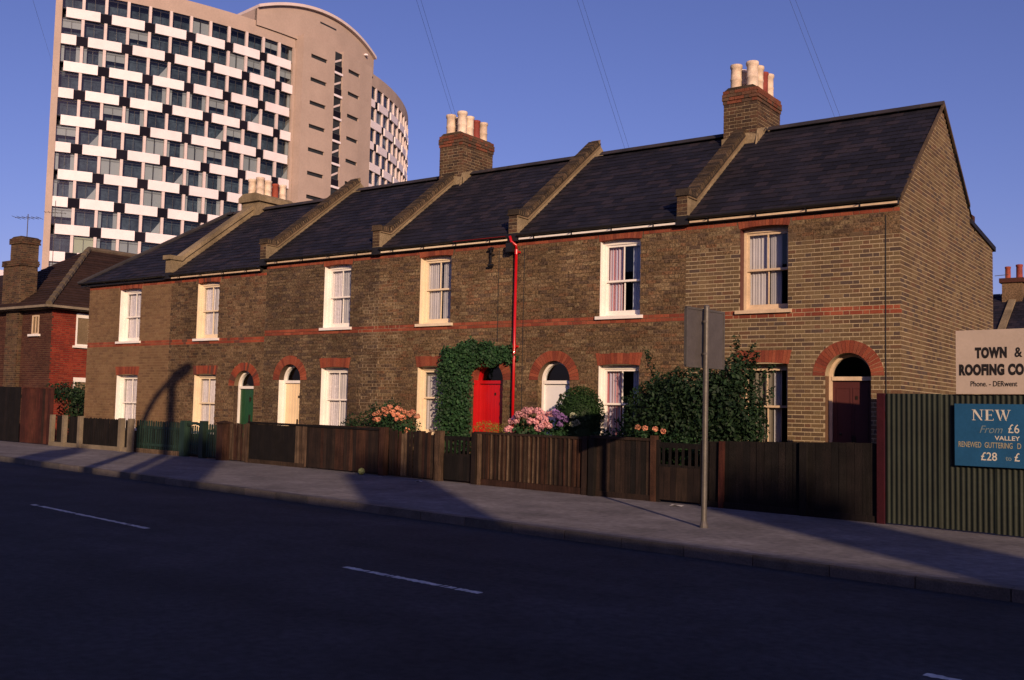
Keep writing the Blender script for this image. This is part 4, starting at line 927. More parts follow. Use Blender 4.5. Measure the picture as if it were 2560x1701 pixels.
# ------------------------------------------------------------------ fences along the pavement
random.seed(21)
FA = math.atan(-.0744)
def fence_line(x): return YF(x) if x > -19.6 else YF(-19.6) + (0 if x > -20.2 else 0)
_pk = {}
def picket_mesh(w, t, mt, top):
    key = (round(w,3), round(t,3), mt.name, top)
    if key not in _pk:
        b = MB()
        if top == 'point': poly = [(-w/2,0),(w/2,0),(w/2,1-.5*w),(0,1),(-w/2,1-.5*w)]
        elif top == 'round': poly = [(-w/2,0),(w/2,0),(w/2,1-.35*w)]+[(w/2*math.cos(a), 1-.35*w+.35*w*math.sin(a)) for a in (.6,1.2,1.57,1.94,2.54)]+[(-w/2,1-.35*w)]
        else: poly = [(-w/2,0),(w/2,0),(w/2,1),(-w/2,1)]
        b.prism(poly, 'y', -t/2, t/2); me = b.mesh('board', mt); bb = bmesh.new(); bb.from_mesh(me); bmesh.ops.recalc_face_normals(bb, faces=bb.faces); bb.to_mesh(me); bb.free(); _pk[key] = me
    return _pk[key]
def yline(x, yfun): return yfun(x) if yfun else fence_line(x)
def boards(par, x0, x1, pitch, w, t, h0, h1, mt, top='flat', tilt=0., jit=.006, name='board', yfun=None, dy=0., ang=None, skip=0., mts=None, lean=.006):
    x = x0+pitch/2; a = FA if ang is None else ang
    while x < x1:
        if random.random() >= skip:
            y = yline(x, yfun)+dy; z = pz(x, y); hh = h1(x) if callable(h1) else h1
            m_ = random.choice(mts) if mts else mt
            inst(name, picket_mesh(w, t, m_, top), par, (x, y+random.uniform(-.003,.003), z+h0), (0, random.uniform(-lean,lean), a+tilt+random.uniform(-.03,.03)), (1, 1, hh-h0+random.uniform(-jit,jit)))
        x += pitch
def bar(par, x0, x1, h0, h1, t, mt, name, yfun=None, dy=0., ha=None):
    P = []; 
    for x, hh in ((x0, 0), (x1, 0)):
        pass
    b = MB(); V = []
    for h_ in (h0, h1):
        for x, s in ((x0,-1),(x1,-1),(x1,1),(x0,1)):
            y = yline(x, yfun)+dy+s*t/2; V.append((x, y, pz(x, y)+h_))
    b.add(V, [(0,3,2,1),(4,5,6,7),(0,1,5,4),(1,2,6,5),(2,3,7,6),(3,0,4,7)]); return b.build(name, mt, par)
def post(par, x, w, h_, mt, top='flat', yfun=None, dy=0., name='post', base=0.):
    y = yline(x, yfun)+dy; z = pz(x, y); b = MB(); b.box(-w/2, w/2, -w/2, w/2, base-.1, h_)
    if top == 'cap': b.box(-w/2-.03, w/2+.03, -w/2-.03, w/2+.03, h_, h_+.03); b.add([(-w/2-.03,-w/2-.03,h_+.03),(w/2+.03,-w/2-.03,h_+.03),(w/2+.03,w/2+.03,h_+.03),(-w/2-.03,w/2+.03,h_+.03),(0,0,h_+.08)], [(0,1,4),(1,2,4),(2,3,4),(3,0,4)])
    o = b.build(name, mt, par); o.location = (x, y, z); o.rotation_euler = (0, random.uniform(-.01,.01), FA); return o
def fth(name, label, cat, x): y = fence_line(x); return thing(name, label, cat, (x, y, pz(x, y)))
BP = .107
# end house plot (right): tarred boards
f = fth('board_fence', 'black tarred board fence in front of the brown door', 'fence', -1.2)
boards(f, -2.66, .17, .125, .128, .018, .02, lambda x: 1.10+.035*(x+2.66), M['blackfence'], tilt=.05)
bar(f, -2.68, .19, .88, .96, .05, M['blackfence'], 'rail', dy=.05); bar(f, -2.68, .19, .2, .28, .05, M['blackfence'], 'rail', dy=.05)
post(f, -2.42, .085, 1.11, M['redboard'], dy=-.03); post(f, -.97, .12, 1.16, M['blackfence'], dy=-.015); post(f, -2.74, .1, 1.1, M['blackfence'])
bar(f, -2.68, .19, -.02, .1, .03, M['blackfence'], 'gravel_board', dy=-.03)
g = fth('garden_gate', 'dark wooden gate with open top behind the road sign post', 'gate', -3.2)
bar(g, -3.64, -2.83, .95, 1.04, .05, M['blackfence'], 'rail'); bar(g, -3.64, -2.83, .58, .66, .05, M['blackfence'], 'rail'); bar(g, -3.64, -2.83, .12, .2, .05, M['blackfence'], 'rail')
boards(g, -3.62, -2.84, .13, .045, .02, .62, 1.0, M['blackfence'], dy=-.02); boards(g, -3.64, -2.83, .115, .112, .016, .05, .62, M['creosote'], dy=-.03)
post(g, -3.66, .06, 1.08, M['blackfence']); post(g, -2.80, .06, 1.1, M['blackfence'])
# white-door plot
f = fth('board_fence', 'dark brown board fence beside the gate by the sign post', 'fence', -4.5)
boards(f, -5.12, -3.83, .11, .112, .016, .08, 1.07, M['creosote'], tilt=.08, mts=[M['creosote'], M['creosote'], M['blackfence']])
bar(f, -5.12, -3.82, 1.05, 1.10, .07, M['creosote'], 'capping'); bar(f, -5.12, -3.82, 0, .1, .03, M['creosote'], 'gravel_board', dy=-.02)
post(f, -3.75, .11, 1.15, M['brownboard']); post(f, -5.05, .12, 1.06, M['blackfence'], dy=-.05)
f = fth('board_fence', 'ribbed brown board fence below the pink hydrangea', 'fence', -6.5)
boards(f, -7.9, -5.3, BP, BP-.012, .022, .13, 1.02, M['creosote'], tilt=.22, mts=[M['creosote'], M['creosote'], M['brownboard']])
boards(f, -7.9, -5.3, BP, .028, .02, .13, 1.02, M['brownboard'], dy=-.03, name='batten', mts=[M['brownboard'], M['weather']])
bar(f, -8.0, -5.2, 1.015, 1.06, .075, M['creosote'], 'capping'); bar(f, -7.92, -5.28, .0, .125, .035, M['brownboard'], 'gravel_board', dy=-.02)
post(f, -7.97, .12, 1.04, M['creosote'], dy=-.01); post(f, -5.22, .12, 1.08, M['creosote'], dy=-.01); post(f, -7.83, .07, 1.02, M['weather'], dy=-.035)
# red-door plot
g = fth('garden_gate', 'recessed dark gate before the ivy and red door', 'gate', -8.48)
for a, b_ in ((.86,.94),(.52,.58),(.1,.16)): bar(g, -8.87, -8.08, a, b_, .05, M['blackfence'], 'rail', dy=.05)
boards(g, -8.86, -8.08, .12, .05, .02, .52, .9, M['blackfence'], dy=.03); boards(g, -8.86, -8.08, .11, .108, .016, .04, .54, M['blackfence'], dy=.02)
f = fth('picket_fence', 'uneven weathered picket fence below the peach roses', 'fence', -9.8)
boards(f, -10.5, -9.75, .092, .068, .02, .03, lambda x: .985+.03*math.sin(7*x), M['weather'], 'flat', jit=.035, mts=[M['creosote'], M['brownboard'], M['creosote'], M['weather']], skip=.05, lean=.02)
boards(f, -9.75, -9.1, .085, .082, .02, .03, lambda x: 1.02-.1*(x+9.75), M['weather'], 'flat', jit=.04, mts=[M['brownboard'], M['creosote'], M['weather']], lean=.012)
bar(f, -10.5, -9.08, .75, .82, .04, M['creosote'], 'rail', dy=.04); bar(f, -10.5, -9.08, .2, .27, .04, M['creosote'], 'rail', dy=.04)
post(f, -8.975, .15, 1.04, M['weather'], dy=-.02); post(f, -10.66, .15, 1.05, M['brownboard'], dy=-.02)
# cream-door plot
f = fth('board_fence', 'long dark board fence with pale weathered foot before cream door', 'fence', -13)
boards(f, -13.3, -10.75, .102, .1, .018, .03, lambda x: 1.02+.012*(x+13.3), M['creosote'], tilt=.1, mts=[M['creosote'], M['creosote'], M['brownboard']])
boards(f, -15.55, -13.7, .155, .152, .018, .05, .965, M['blackfence'], tilt=.04); boards(f, -13.7, -13.3, .135, .13, .022, .03, .98, M['weather'], dy=-.02)
bar(f, -15.6, -10.7, .97, 1.02, .07, M['blackfence'], 'capping'); bar(f, -15.58, -13.35, .0, .10, .03, M['weather'], 'gravel_board', dy=-.02)
post(f, -15.6, .1, .98, M['weather'])
g = fth('garden_gate', 'weathered brown picket gate beside the green fence', 'gate', -16.0)
boards(g, -16.38, -15.68, .092, .062, .02, .03, .95, M['weather'], 'flat', jit=.02, mts=[M['weather'], M['brownboard']], lean=.012); bar(g, -16.4, -15.66, .72, .8, .04, M['weather'], 'rail', dy=.03); bar(g, -16.4, -15.66, .2, .27, .04, M['brownboard'], 'rail', dy=.03)
post(g, -16.63, .26, .93, M['brownboard'], 'cap')
# green-door plot
f = fth('picket_fence', 'dark green painted picket fence before the far terrace houses', 'fence', -18.6)
for a, b_ in ((-20.7,-18.55),(-17.42,-16.82)):
    boards(f, a, b_, .105, .062, .02, .04, .90, M['greenfence'], 'point', jit=.012); bar(f, a, b_, .68, .75, .04, M['greenfence'], 'rail', dy=.03); bar(f, a, b_, .2, .27, .04, M['greenfence'], 'rail', dy=.03)
bar(f, -20.7, -18.6, .0, .12, .03, M['weather'], 'gravel_board', dy=-.02)
post(f, -18.39, .2, .95, M['greenfence']); post(f, -17.54, .16, .97, M['greenfence'])
g = fth('garden_gate', 'green gate with curved top rail in the picket fence', 'gate', -17.95)
boards(g, -18.28, -17.63, .098, .05, .02, .08, lambda x: .84-.05*abs(x+17.95)/.33, M['greenfence']); 
for i in range(6):
    xa_, xb_ = -18.28+.65*i/6, -18.28+.65*(i+1)/6; hm = .80+.06*(1-((i-2.5)/3)**2); bar(g, xa_, xb_, hm, hm+.07, .045, M['greenfence'], 'top_rail', dy=-.005)
bar(g, -18.28, -17.63, .32, .39, .04, M['greenfence'], 'rail', dy=.02); bar(g, -18.28, -17.63, .1, .16, .04, M['greenfence'], 'rail', dy=.02)
# far end house plot: dark pickets between concrete posts on a concrete plinth
YL = lambda x: -.62
f = thing('picket_fence', 'dark picket fence with pale concrete posts at the terrace end', 'fence', (-22, -.62, pz(-22, -.62)))
for a, b_ in ((-23.9,-21.28),(-21.05,-20.78)):
    boards(f, a, b_, .09, .066, .02, .12, .90, M['blackfence'], 'point', jit=.015, yfun=YL, ang=0); bar(f, a, b_, .68, .75, .04, M['blackfence'], 'rail', YL, dy=.03); bar(f, a, b_, .25, .32, .04, M['blackfence'], 'rail', YL, dy=.03)
bar(f, -24.0, -20.7, -.05, .12, .1, M['concrete'], 'plinth', YL, dy=-.01)
for x in (-23.2, -21.17, -20.72): post(f, x, .14, .93, M['concrete'], yfun=YL, dy=-.05)
# neighbour frontage
g = thing('gate_frame', 'pair of pale gateposts joined by a sill beside brown boards', 'gateway', (-24.4, -.6, pz(-24.4, -.6)))
for x in (-24.72, -24.05): post(g, x, .12, .93, M['concrete'], yfun=YL, dy=-.05)
bar(g, -24.72, -24.05, .0, .12, .14, M['concrete'], 'sill', YL, dy=-.05)
boards(g, -24.62, -24.15, .12, .118, .02, .1, .92, M['blackfence'], yfun=YL, ang=0, dy=.05)
f = thing('board_fence', 'tall red brown board fence at the far left', 'fence', (-26, -.6, pz(-26, -.6)))
boards(f, -26.6, -24.8, .15, .148, .02, .02, 1.72, M['redboard'], yfun=YL, ang=0, tilt=.05, mts=[M['redboard'], M['redboard'], M['brownboard']]); bar(f, -26.6, -24.8, 1.7, 1.75, .05, M['redboard'], 'capping', YL)
g = thing('double_gate', 'tall black wooden gates at the far left edge', 'gate', (-28.5, -.6, pz(-28.5, -.6)))
boards(g, -31.5, -26.65, .15, .148, .02, .02, 1.74, M['blackfence'], yfun=YL, ang=0); bar(g, -31.5, -26.65, 1.4, 1.5, .05, M['blackfence'], 'rail', YL, dy=.04)
f = thing('board_fence', 'grey weathered back fence behind the pale gateposts', 'fence', (-25.5, 1.6, pz(-25.5, 1.6)))
YB = lambda x: 1.6
boards(f, -27.5, -24.3, .15, .146, .02, .02, 1.75, M['weather'], yfun=YB, ang=0, jit=.05, mts=[M['weather'], M['brownboard'], M['creosote']])

# ------------------------------------------------------------------ corrugated iron hoarding
CY = lambda x: -2.05 + (-.40/2.7)*(x-.3); CA = math.atan(-.40/2.7)
f = thing('corrugated_fence', 'dark green corrugated iron hoarding at the right edge', 'fence', (2, -2.3, pz(2, -2.3)))
def corr_sheet(x0, n, z1, off):
    b = MB(); pt = .0762; N_ = n*8; V = []; F = []; d = Vector((math.cos(CA), math.sin(CA), 0)); p = Vector((-d.y, d.x, 0)); o = Vector((x0, CY(x0)+off, pz(x0, CY(x0))))
    for i in range(N_+1):
        s = i*pt/8; q = o + d*s + p*(.0085*math.cos(2*math.pi*i/8)); V += [(q.x,q.y,q.z+.02), (q.x,q.y,q.z+.9), (q.x,q.y,q.z+z1)]
    for i in range(N_): F += [(3*i,3*i+3,3*i+4,3*i+1), (3*i+1,3*i+4,3*i+5,3*i+2)]
    b.add(V, F); return b.build('corrugated_sheet', M['corr'], f, smooth=True, fix=False)
x = .33
for i in range(8): corr_sheet(x, 11, 1.95+random.uniform(-.004,.004), .006*(i % 2)); x += (.0762*10+.02)*math.cos(CA)
b = MB(); b.box(-.055,.055,-.05,.05,-.1,1.95); o = b.build('end_post', M['rustred'], f); o.location = (.265, -2.02, pz(.265,-2.02)); o.rotation_euler = (0,0,CA)
for zz in (.4, 1.6):
    b = MB(); b.box(0, 6.5, .03, .1, zz, zz+.08); o = b.build('rail', M['blackfence'], f); o.location = (.3, CY(.3)+.01, pz(.3,-2)); o.rotation_euler = (0,0,CA)

# ------------------------------------------------------------------ sign boards with lettering
def board(label, name, x0, ln, h0, h1, mt, dy, edge=None):
    y = CY(x0)+dy; o_ = thing(name, label, 'sign', (x0, y, pz(x0, y)+h0)); b = MB(); b.box(0, ln, -.012, .012, 0, h1-h0); p = b.build('panel', mt, o_); p.matrix_parent_inverse = Matrix.Identity(4); p.rotation_euler = (0,0,CA); return o_, p
dg = None
def text(body, par, x, z, size, sx, mt, bold=0., shear=0., space=1.):
    c = bpy.data.curves.new('lettering', 'FONT'); c.body = body; c.size = size; c.offset = bold; c.shear = shear; c.space_character = space; c.extrude = .001
    t = bpy.data.objects.new('lettering', c); col.objects.link(t); bpy.context.view_layer.update()
    me = bpy.data.meshes.new_from_object(t.evaluated_get(bpy.context.evaluated_depsgraph_get())); bpy.data.objects.remove(t, do_unlink=True)
    me.materials.clear(); me.materials.append(mt); o = bpy.data.objects.new('lettering', me); col.objects.link(o); o.parent = par
    o.location = (x, -.0145, z); o.rotation_euler = (math.pi/2, 0, 0); o.scale = (sx, 1, 1); return o
wo_, wp = board('cream board with black roofing firm lettering above the corrugated fence', 'sign_board', 1.38, 2.4, 1.955, 2.86, M['boardwhite'], -.03)
cs = math.cos(CA)
text('TOWN', wp, .275, .515, .19, .64, M['signblack'], .013, 0, 1.16); text('&', wp, .80, .515, .19, .80, M['signblack'], .004); text('ROOFING CO', wp, .045, .275, .195, .655, M['signblack'], .013, 0, 1.12)
text('Phone. - DERwent', wp, .20, .108, .105, .80, M['signblack'], .001)
for dz_ in (0, .9):
    pass
q = MB(); q.lathe([(0,0),(.07,.0),(.07,.002),(0,.002)], (0,0,0), 16); o = q.build('red_mark', mat('faded red mark', (.30,.12,.06)), wp); o.location = (1.0, -.013, .82); o.rotation_euler = (math.pi/2,0,0)
bo_, bp = board('blue board with cream price lettering on the corrugated fence', 'sign_board', 1.36, 2.4, .94, 1.815, M['boardblue'], -.045)
def strokes(par, x, z, h_, glyphs, mt):
    """roman capitals with thick and thin strokes and serifs"""
    for gph in glyphs:
        b = MB(); w = {'N': .8, 'E': .62, 'W': 1.05}[gph]*h_; T, t, s = .17*h_, .06*h_, .05*h_
        P = lambda poly: b.prism([(x+a*h_*1.3, z+c*h_) for a, c in poly], 'y', -.0155, -.0125)
        bx = lambda a0, a1, c0, c1: P([(a0,c0),(a1,c0),(a1,c1),(a0,c1)])
        if gph == 'N':
            bx(.08,.13,.05,.95); P([(.02,1),(.22,1),(.72,.0),(.60,.0)]); bx(.64,.69,.3,.95); bx(0,.24,0,.05); bx(.54,.8,.951,1.0); bx(-.02,.1,.951,1.0)
        elif gph == 'E':
            bx(.08,.24,.051,.949); bx(0,.6,0,.05); bx(0,.58,.95,1.0); bx(.241,.44,.48,.53); P([(.56,.051),(.6,.051),(.62,.24)]); P([(.54,.949),(.58,.949),(.59,.76)]); bx(.44,.475,.4,.61)
        else:
            P([(.06,.96),(.22,.96),(.42,0),(.34,0)]); P([(.34,0),(.37,0),(.58,.8),(.54,.8)]); P([(.46,.96),(.62,.96),(.80,0),(.73,0)]); P([(.73,0),(.76,0),(1.0,.96),(.95,.96)]); bx(0,.3,.961,1.0); bx(.4,.68,.961,1.0); bx(.85,1.08,.961,1.0)
        b.build('lettering', mt, par); x += (w + .08*h_)*1.3
strokes(bp, .245, .645, .15, 'NEW', M['signcream'])
text('From', bp, .335, .47, .15, .95, M['signfaded'], 0, .35); text('\u00a36', bp, .72, .48, .17, .9, M['signcream'], 0)
text('VALLEY', bp, .55, .375, .085, 1.15, M['signcream'], .001); text('RENEWED', bp, .05, .265, .11, .62, M['signyellow'], .001); text('GUTTERING', bp, .41, .265, .11, .62, M['signyellow'], .001); text('D', bp, .84, .265, .11, .7, M['signyellow'], .001)
text('\u00a328', bp, .355, .09, .16, .92, M['signcream'], .001); text('to', bp, .69, .10, .09, 1., M['signfaded'], .002); text('\u00a3', bp, .80, .095, .16, .92, M['signcream'], .001)

# ------------------------------------------------------------------ road sign seen from behind
bx_, by_ = -1.35, -4.74; bz_ = pz(bx_, by_)
rs = thing('road_sign', 'grey road sign seen from behind on its pole at the kerb', 'road sign', (bx_, by_, bz_))
b = MB(); b.tube([(bx_-.005,by_,bz_-.1),(bx_,by_,bz_+.3),(bx_+.012,by_,bz_+3.05)], .039, 16); b.lathe([(.042,0),(.042,.02),(.02,.035),(0,.036)], (bx_+.012,by_,bz_+3.05), 14); b.build('pole', M['galv'], rs, smooth=False)
b = MB(); b.lathe([(.062,-.02),(.06,.02),(.05,.06),(.04,.09)], (bx_,by_,bz_), 14); b.build('pole_base', M['galvdark'], rs)
# two panels folded back to back about the pole
tv = (Vector((bx_,by_))-Vector((CAM.x,CAM.y))).normalized(); pr_ = Vector((-tv.y, tv.x))*-1
nrmP = Vector((0,0))
def sign_panel(d, near, h0, h1, L_):
    global nrmP
    nrmP = Vector((-d.y, d.x)); nrmP = nrmP*.05 if nrmP.dot(tv) > 0 else nrmP*-.05
    b = MB(); a = Vector((bx_,by_)) + tv*.05+nrmP + d*near; e = Vector((bx_,by_)) + tv*.05+nrmP + d*L_; nrm = Vector((-d.y, d.x)); 
    V = []
    for q in (a, e):
        for s in (-.012, .012): V.append((q.x+nrm.x*s, q.y+nrm.y*s))
    V = [V[0], V[2], V[3], V[1]]
    b.add([(x,y,bz_+h0) for x,y in V]+[(x,y,bz_+h1) for x,y in V], [(0,3,2,1),(4,5,6,7),(0,1,5,4),(1,2,6,5),(2,3,7,6),(3,0,4,7)]); p = b.build('sign_panel', M['galvdark'], rs)
    # rim
    for (f0, f1, z0, z1) in ((near-.004, near+.025, h0+.025, h1-.025), (near, L_, h1-.025, h1+.004), (near, L_, h0-.004, h0+.025), (L_-.025, L_+.004, h0+.025, h1-.025)):
        b = MB(); q0 = Vector((bx_,by_))+tv*.05+nrmP+d*f0; q1 = Vector((bx_,by_))+tv*.05+nrmP+d*f1; V = []
        for q in (q0, q1):
            for s in (-.022, .022): V.append((q.x+nrm.x*s, q.y+nrm.y*s))
        V = [V[0], V[2], V[3], V[1]]; b.add([(x,y,bz_+z0) for x,y in V]+[(x,y,bz_+z1) for x,y in V], [(0,3,2,1),(4,5,6,7),(0,1,5,4),(1,2,6,5),(2,3,7,6),(3,0,4,7)]); b.build('rim', M['galv'], p)
right2 = Vector((tv.y, -tv.x)); pd = (right2*.55 + tv*.835).normalized()
sign_panel(pd, -.42, 2.21, 3.035, .53)
for z in (2.4, 2.85):
    b = MB(); b.tube([(bx_,by_,bz_+z-.015),(bx_,by_,bz_+z+.015)], .047, 12); b.build('clamp', M['galvdark'], rs)

# ------------------------------------------------------------------ plants
def leaf_mesh(name, pts, nrm, size, mt, parent, asp=.6, stuff=True, droop=.3):
    n = len(pts); pts = np.asarray(pts); nrm = np.asarray(nrm); sz = size*rng.uniform(.6, 1.25, n)[:, None]
    r = rng.normal(size=(n, 3)); nn = nrm + .75*r; nn /= np.linalg.norm(nn, axis=1)[:, None]
    t = np.cross(nn, rng.normal(size=(n, 3))); t /= np.linalg.norm(t, axis=1)[:, None]; s = np.cross(nn, t)
    tip = t*sz; sd = s*sz*asp*.5
    V = np.empty((n, 4, 3)); V[:, 0] = pts-tip*.5; V[:, 1] = pts+sd+nn*sz*.08; V[:, 2] = pts+tip*.5-nn*sz*droop*.3; V[:, 3] = pts-sd+nn*sz*.08
    me = bpy.data.meshes.new(name); me.vertices.add(4*n); me.vertices.foreach_set('co', V.reshape(-1)); me.loops.add(6*n); me.polygons.add(2*n)
    base = np.arange(n)[:, None]*4; me.loops.foreach_set('vertex_index', (base+np.array([[0,1,2,0,2,3]])).reshape(-1).astype(np.int32))
    me.polygons.foreach_set('loop_start', np.arange(2*n, dtype=np.int32)*3); me.update(calc_edges=True); me.materials.append(mt)
    o = bpy.data.objects.new(name, me); link(o, parent)
    if stuff: o['kind'] = 'stuff'
    return o
def blob(n, c, r, shell=.35, squash=1., flat=None):
    d = rng.normal(size=(n, 3)); d /= np.linalg.norm(d, axis=1)[:, None]; rr = 1-shell*rng.random(n)**1.6
    p = np.array(c)+d*np.array(r)*rr[:, None]; return p, d
def multi(blobs, n, shell=.5):
    tot = sum(r[0]*r[2] for c, r in blobs); P = []; Nn = []
    for c, r in blobs:
        a, b = blob(max(10, int(n*r[0]*r[2]/tot)), c, r, shell); P.append(a); Nn.append(b)
    return np.concatenate(P), np.concatenate(Nn)
def stems(par, x, y, tops, r=.02):
    b = MB(); z = pz(x, y)
    for (tx, ty, tz) in tops: b.tube([(x,y,z-.05), ((x+tx)/2+random.uniform(-.05,.05),(y+ty)/2,(z+tz)*.55), (tx,ty,tz)], [r, r*.7, r*.3], 6)
    b.build('stem', M['bark'], par)
# big dark shrub
x, y = -3.3, -.85; sh = thing('shrub', 'big dark evergreen shrub with spiky shoots behind the road sign', 'shrub', (x, y, pz(x, y)))
bl = [((-3.4,-.85,1.15),(.95,.55,.75)),((-2.75,-.8,1.5),(.62,.5,.72)),((-4.15,-.85,1.4),(.68,.45,.72)),((-3.4,-.9,1.78),(.9,.45,.52)),((-4.4,-.9,1.0),(.5,.4,.4)),((-2.6,-.8,2.15),(.32,.3,.4)),((-2.35,-.8,1.2),(.32,.35,.55)),((-3.9,-.85,1.85),(.35,.3,.35)),((-2.65,-.8,.75),(.5,.4,.5)),((-4.0,-.85,.7),(.7,.4,.5))]
P_, N_ = multi(bl, 15000, .5); leaf_mesh('foliage', P_, N_, .08, M['shrub'], sh, .5)
P_, N_ = multi(bl, 7000, 1.); leaf_mesh('inner_foliage', P_, N_, .10, M['shrub'], sh, .55)
sp = []
for (a, c) in [((-2.55,-.8,2.2),(-2.62,-.82,2.82)),((-2.45,-.8,2.1),(-2.2,-.8,2.55)),((-4.1,-.85,2.0),(-4.42,-.85,2.66)),((-2.3,-.8,1.8),(-1.95,-.8,2.35)),((-2.25,-.8,1.5),(-1.93,-.8,1.95)),((-2.4,-.8,2.2),(-2.3,-.8,2.72)),((-4.5,-.9,1.2),(-5.0,-.9,1.3)),((-4.4,-.9,1.5),(-4.8,-.9,1.75)),((-3.2,-.85,2.1),(-3.1,-.85,2.4)),((-3.7,-.85,2.0),(-3.75,-.85,2.3))]:
    for t in rng.random(110): sp.append(np.array(a)+(np.array(c)-np.array(a))*t+rng.normal(size=3)*(.075*(1-.75*t)+.01))
sp = np.array(sp); leaf_mesh('shoots', sp, rng.normal(size=sp.shape), .08, M['shrub'], sh, .45)
stems(sh, x, y, [(-2.7,-.8,1.9),(-3.3,-.9,1.9),(-4.1,-.85,1.7),(-2.6,-.8,2.6),(-4.4,-.85,2.5),(-2.3,-.8,1.3)], .035)
# clipped round bush
x, y = -5.98, -.62; rb_ = thing('bush', 'round clipped green bush half hiding the white door', 'bush', (x, y, pz(x, y)))
P_, N_ = blob(6500, (x,y,1.42), (.50,.48,.55), .22); leaf_mesh('foliage', P_, N_, .042, M['roundbush'], rb_, .6); P_, N_ = blob(1500, (x,y,.85), (.42,.4,.5), .4); leaf_mesh('lower_foliage', P_, N_, .05, M['roundbush'], rb_, .6)
q = MB(); q.lathe([(0,.35),(.3,.45),(.4,.9),(.4,1.45),(.28,1.75),(0,1.85)], (x,y,0), 12); q.build('core', M['roundbush'], rb_, smooth=True); stems(rb_, x, y, [(x,y,1.2)], .05)
# ivy round the red door
iv = thing('climbing_ivy', 'climbing ivy covering the wall and arching over the red door', 'ivy', (-9.6, -.1, pz(-9.6, -.1)))
P_ = []
for (xa_, xb_, za_, zb_, n_, d_) in ((-10.05,-9.15,-.1,2.55,5200,.16),(-9.95,-9.0,2.3,2.8,1300,.16),(-9.5,-8.6,2.55,2.92,1200,.15),(-8.7,-8.0,2.50,2.82,800,.14),(-9.2,-8.95,2.3,2.6,250,.14),(-8.8,-8.5,2.4,2.6,120,.12),(-9.25,-9.1,2.75,3.0,90,.1)):
    k = rng.random((n_, 3)); e = rng.normal(size=(n_, 3))*np.array([.035,.02,.035]); P_.append(np.stack([xa_+(xb_-xa_)*k[:,0], -.03-d_*k[:,1]**1.3, za_+(zb_-za_)*k[:,2]], 1)+e)
P_ = np.concatenate(P_); keep = ~((P_[:,0] > -9.1) & (P_[:,2] < 2.38)); P_ = P_[keep]; leaf_mesh('foliage', P_, np.tile([0.25,-1.,.25], (len(P_),1)), .068, M['ivy'], iv, .85)
b = MB(); b.box(-9.95,-9.2,-.05,-.012,-.1,2.6); b.box(-9.7,-8.3,-.04,-.012,2.55,2.75); b.build('stem_mat', M['bark'], iv)
# flowering shrubs
def flower_mesh(mt, r, n):
    P, N = blob(n, (0,0,0), (r,r,r*.8), .25); o = leaf_mesh('flower_head', P, N, r*.55, mt, None, .95, stuff=False); me = o.data; bpy.data.objects.remove(o); return me
def flowers(par, spots, metas):
    for (x, y, z, k, s) in spots: inst('flower_head', metas[k], par, (x, y, z), (random.uniform(-.5,.5), random.uniform(-.5,.5), random.uniform(0,6)), (s, s, s))
FP = {'peach': flower_mesh(M['peach'], .075, 70), 'pink': flower_mesh(M['pink'], .085, 90), 'purple': flower_mesh(M['purple'], .08, 80), 'pale': flower_mesh(M['palegreen'], .075, 80)}
x, y = -10.8, -.7; ro = thing('rose_bush', 'rose bush crowded with peach blooms over the picket fence', 'rose bush', (x, y, pz(x, y)))
P_, N_ = multi([((-10.7,-.75,1.0),(.6,.4,.35)),((-11.1,-.7,1.25),(.45,.35,.3)),((-10.35,-.75,1.05),(.3,.3,.3)),((-10.9,-.7,.6),(.6,.4,.5))], 2800, .6); leaf_mesh('foliage', P_, N_, .06, M['roseleaf'], ro, .6)
def px_on(cx, cy, s, ox, oy, plane): return None
pe = [(328,765),(385,750),(435,712),(500,690),(580,700),(620,715),(545,775),(615,790),(570,820),(640,805),(455,770),(480,740),(530,740),(700,755),(660,740),(755,740),(800,790),(335,820),(372,822),(690,940),(590,765),(720,780)]
FWD, RGT, UPV = fw, rt2, up2
def unproj(sx, sy, yplane):
    d = FWD*2587.1 + RGT*(sx-1280) - UPV*(sy-850.5); t = (yplane-CAM.y)/d.y; return CAM + d*t
sp = []
for (a, c) in pe: P = unproj(860+a/4.356, 860+c/4.356, -.95+random.uniform(-.12,.12)); sp.append((P.x, P.y, P.z, 'peach', random.uniform(.55,1.0)))
flowers(ro, sp, FP); stems(ro, x, y, [(-10.5,-.75,1.1),(-11.1,-.7,1.3),(-10.8,-.75,1.2)], .015)
x, y = -12.0, -.55; dk = thing('bush', 'low dark leafy bush under the white window of cream-door house', 'bush', (x, y, pz(x, y)))
P_, N_ = multi([((-12.0,-.6,1.05),(.5,.3,.3)),((-11.4,-.6,1.2),(.35,.3,.4)),((-12.3,-.6,.7),(.4,.3,.5)),((-11.5,-.6,.6),(.5,.3,.5)),((-11.05,-.5,1.5),(.22,.2,.2))], 2200, .7); leaf_mesh('foliage', P_, N_, .075, M['shrub'], dk, .5); stems(dk, x, y, [(-12.2,-.6,1.0),(-11.5,-.6,1.3)], .015)
x, y = -6.9, -1.0; hy = thing('hydrangea', 'hydrangea with pink and mauve flower heads above the ribbed fence', 'hydrangea', (x, y, pz(x, y)))
P_, N_ = multi([((-7.0,-1.0,1.02),(.5,.3,.35)),((-6.5,-1.0,1.0),(.5,.3,.3)),((-6.1,-1.0,.98),(.3,.25,.3)),((-6.8,-1.0,.6),(.7,.35,.4))], 2400, .6); leaf_mesh('foliage', P_, N_, .085, M['roseleaf'], hy, .7)
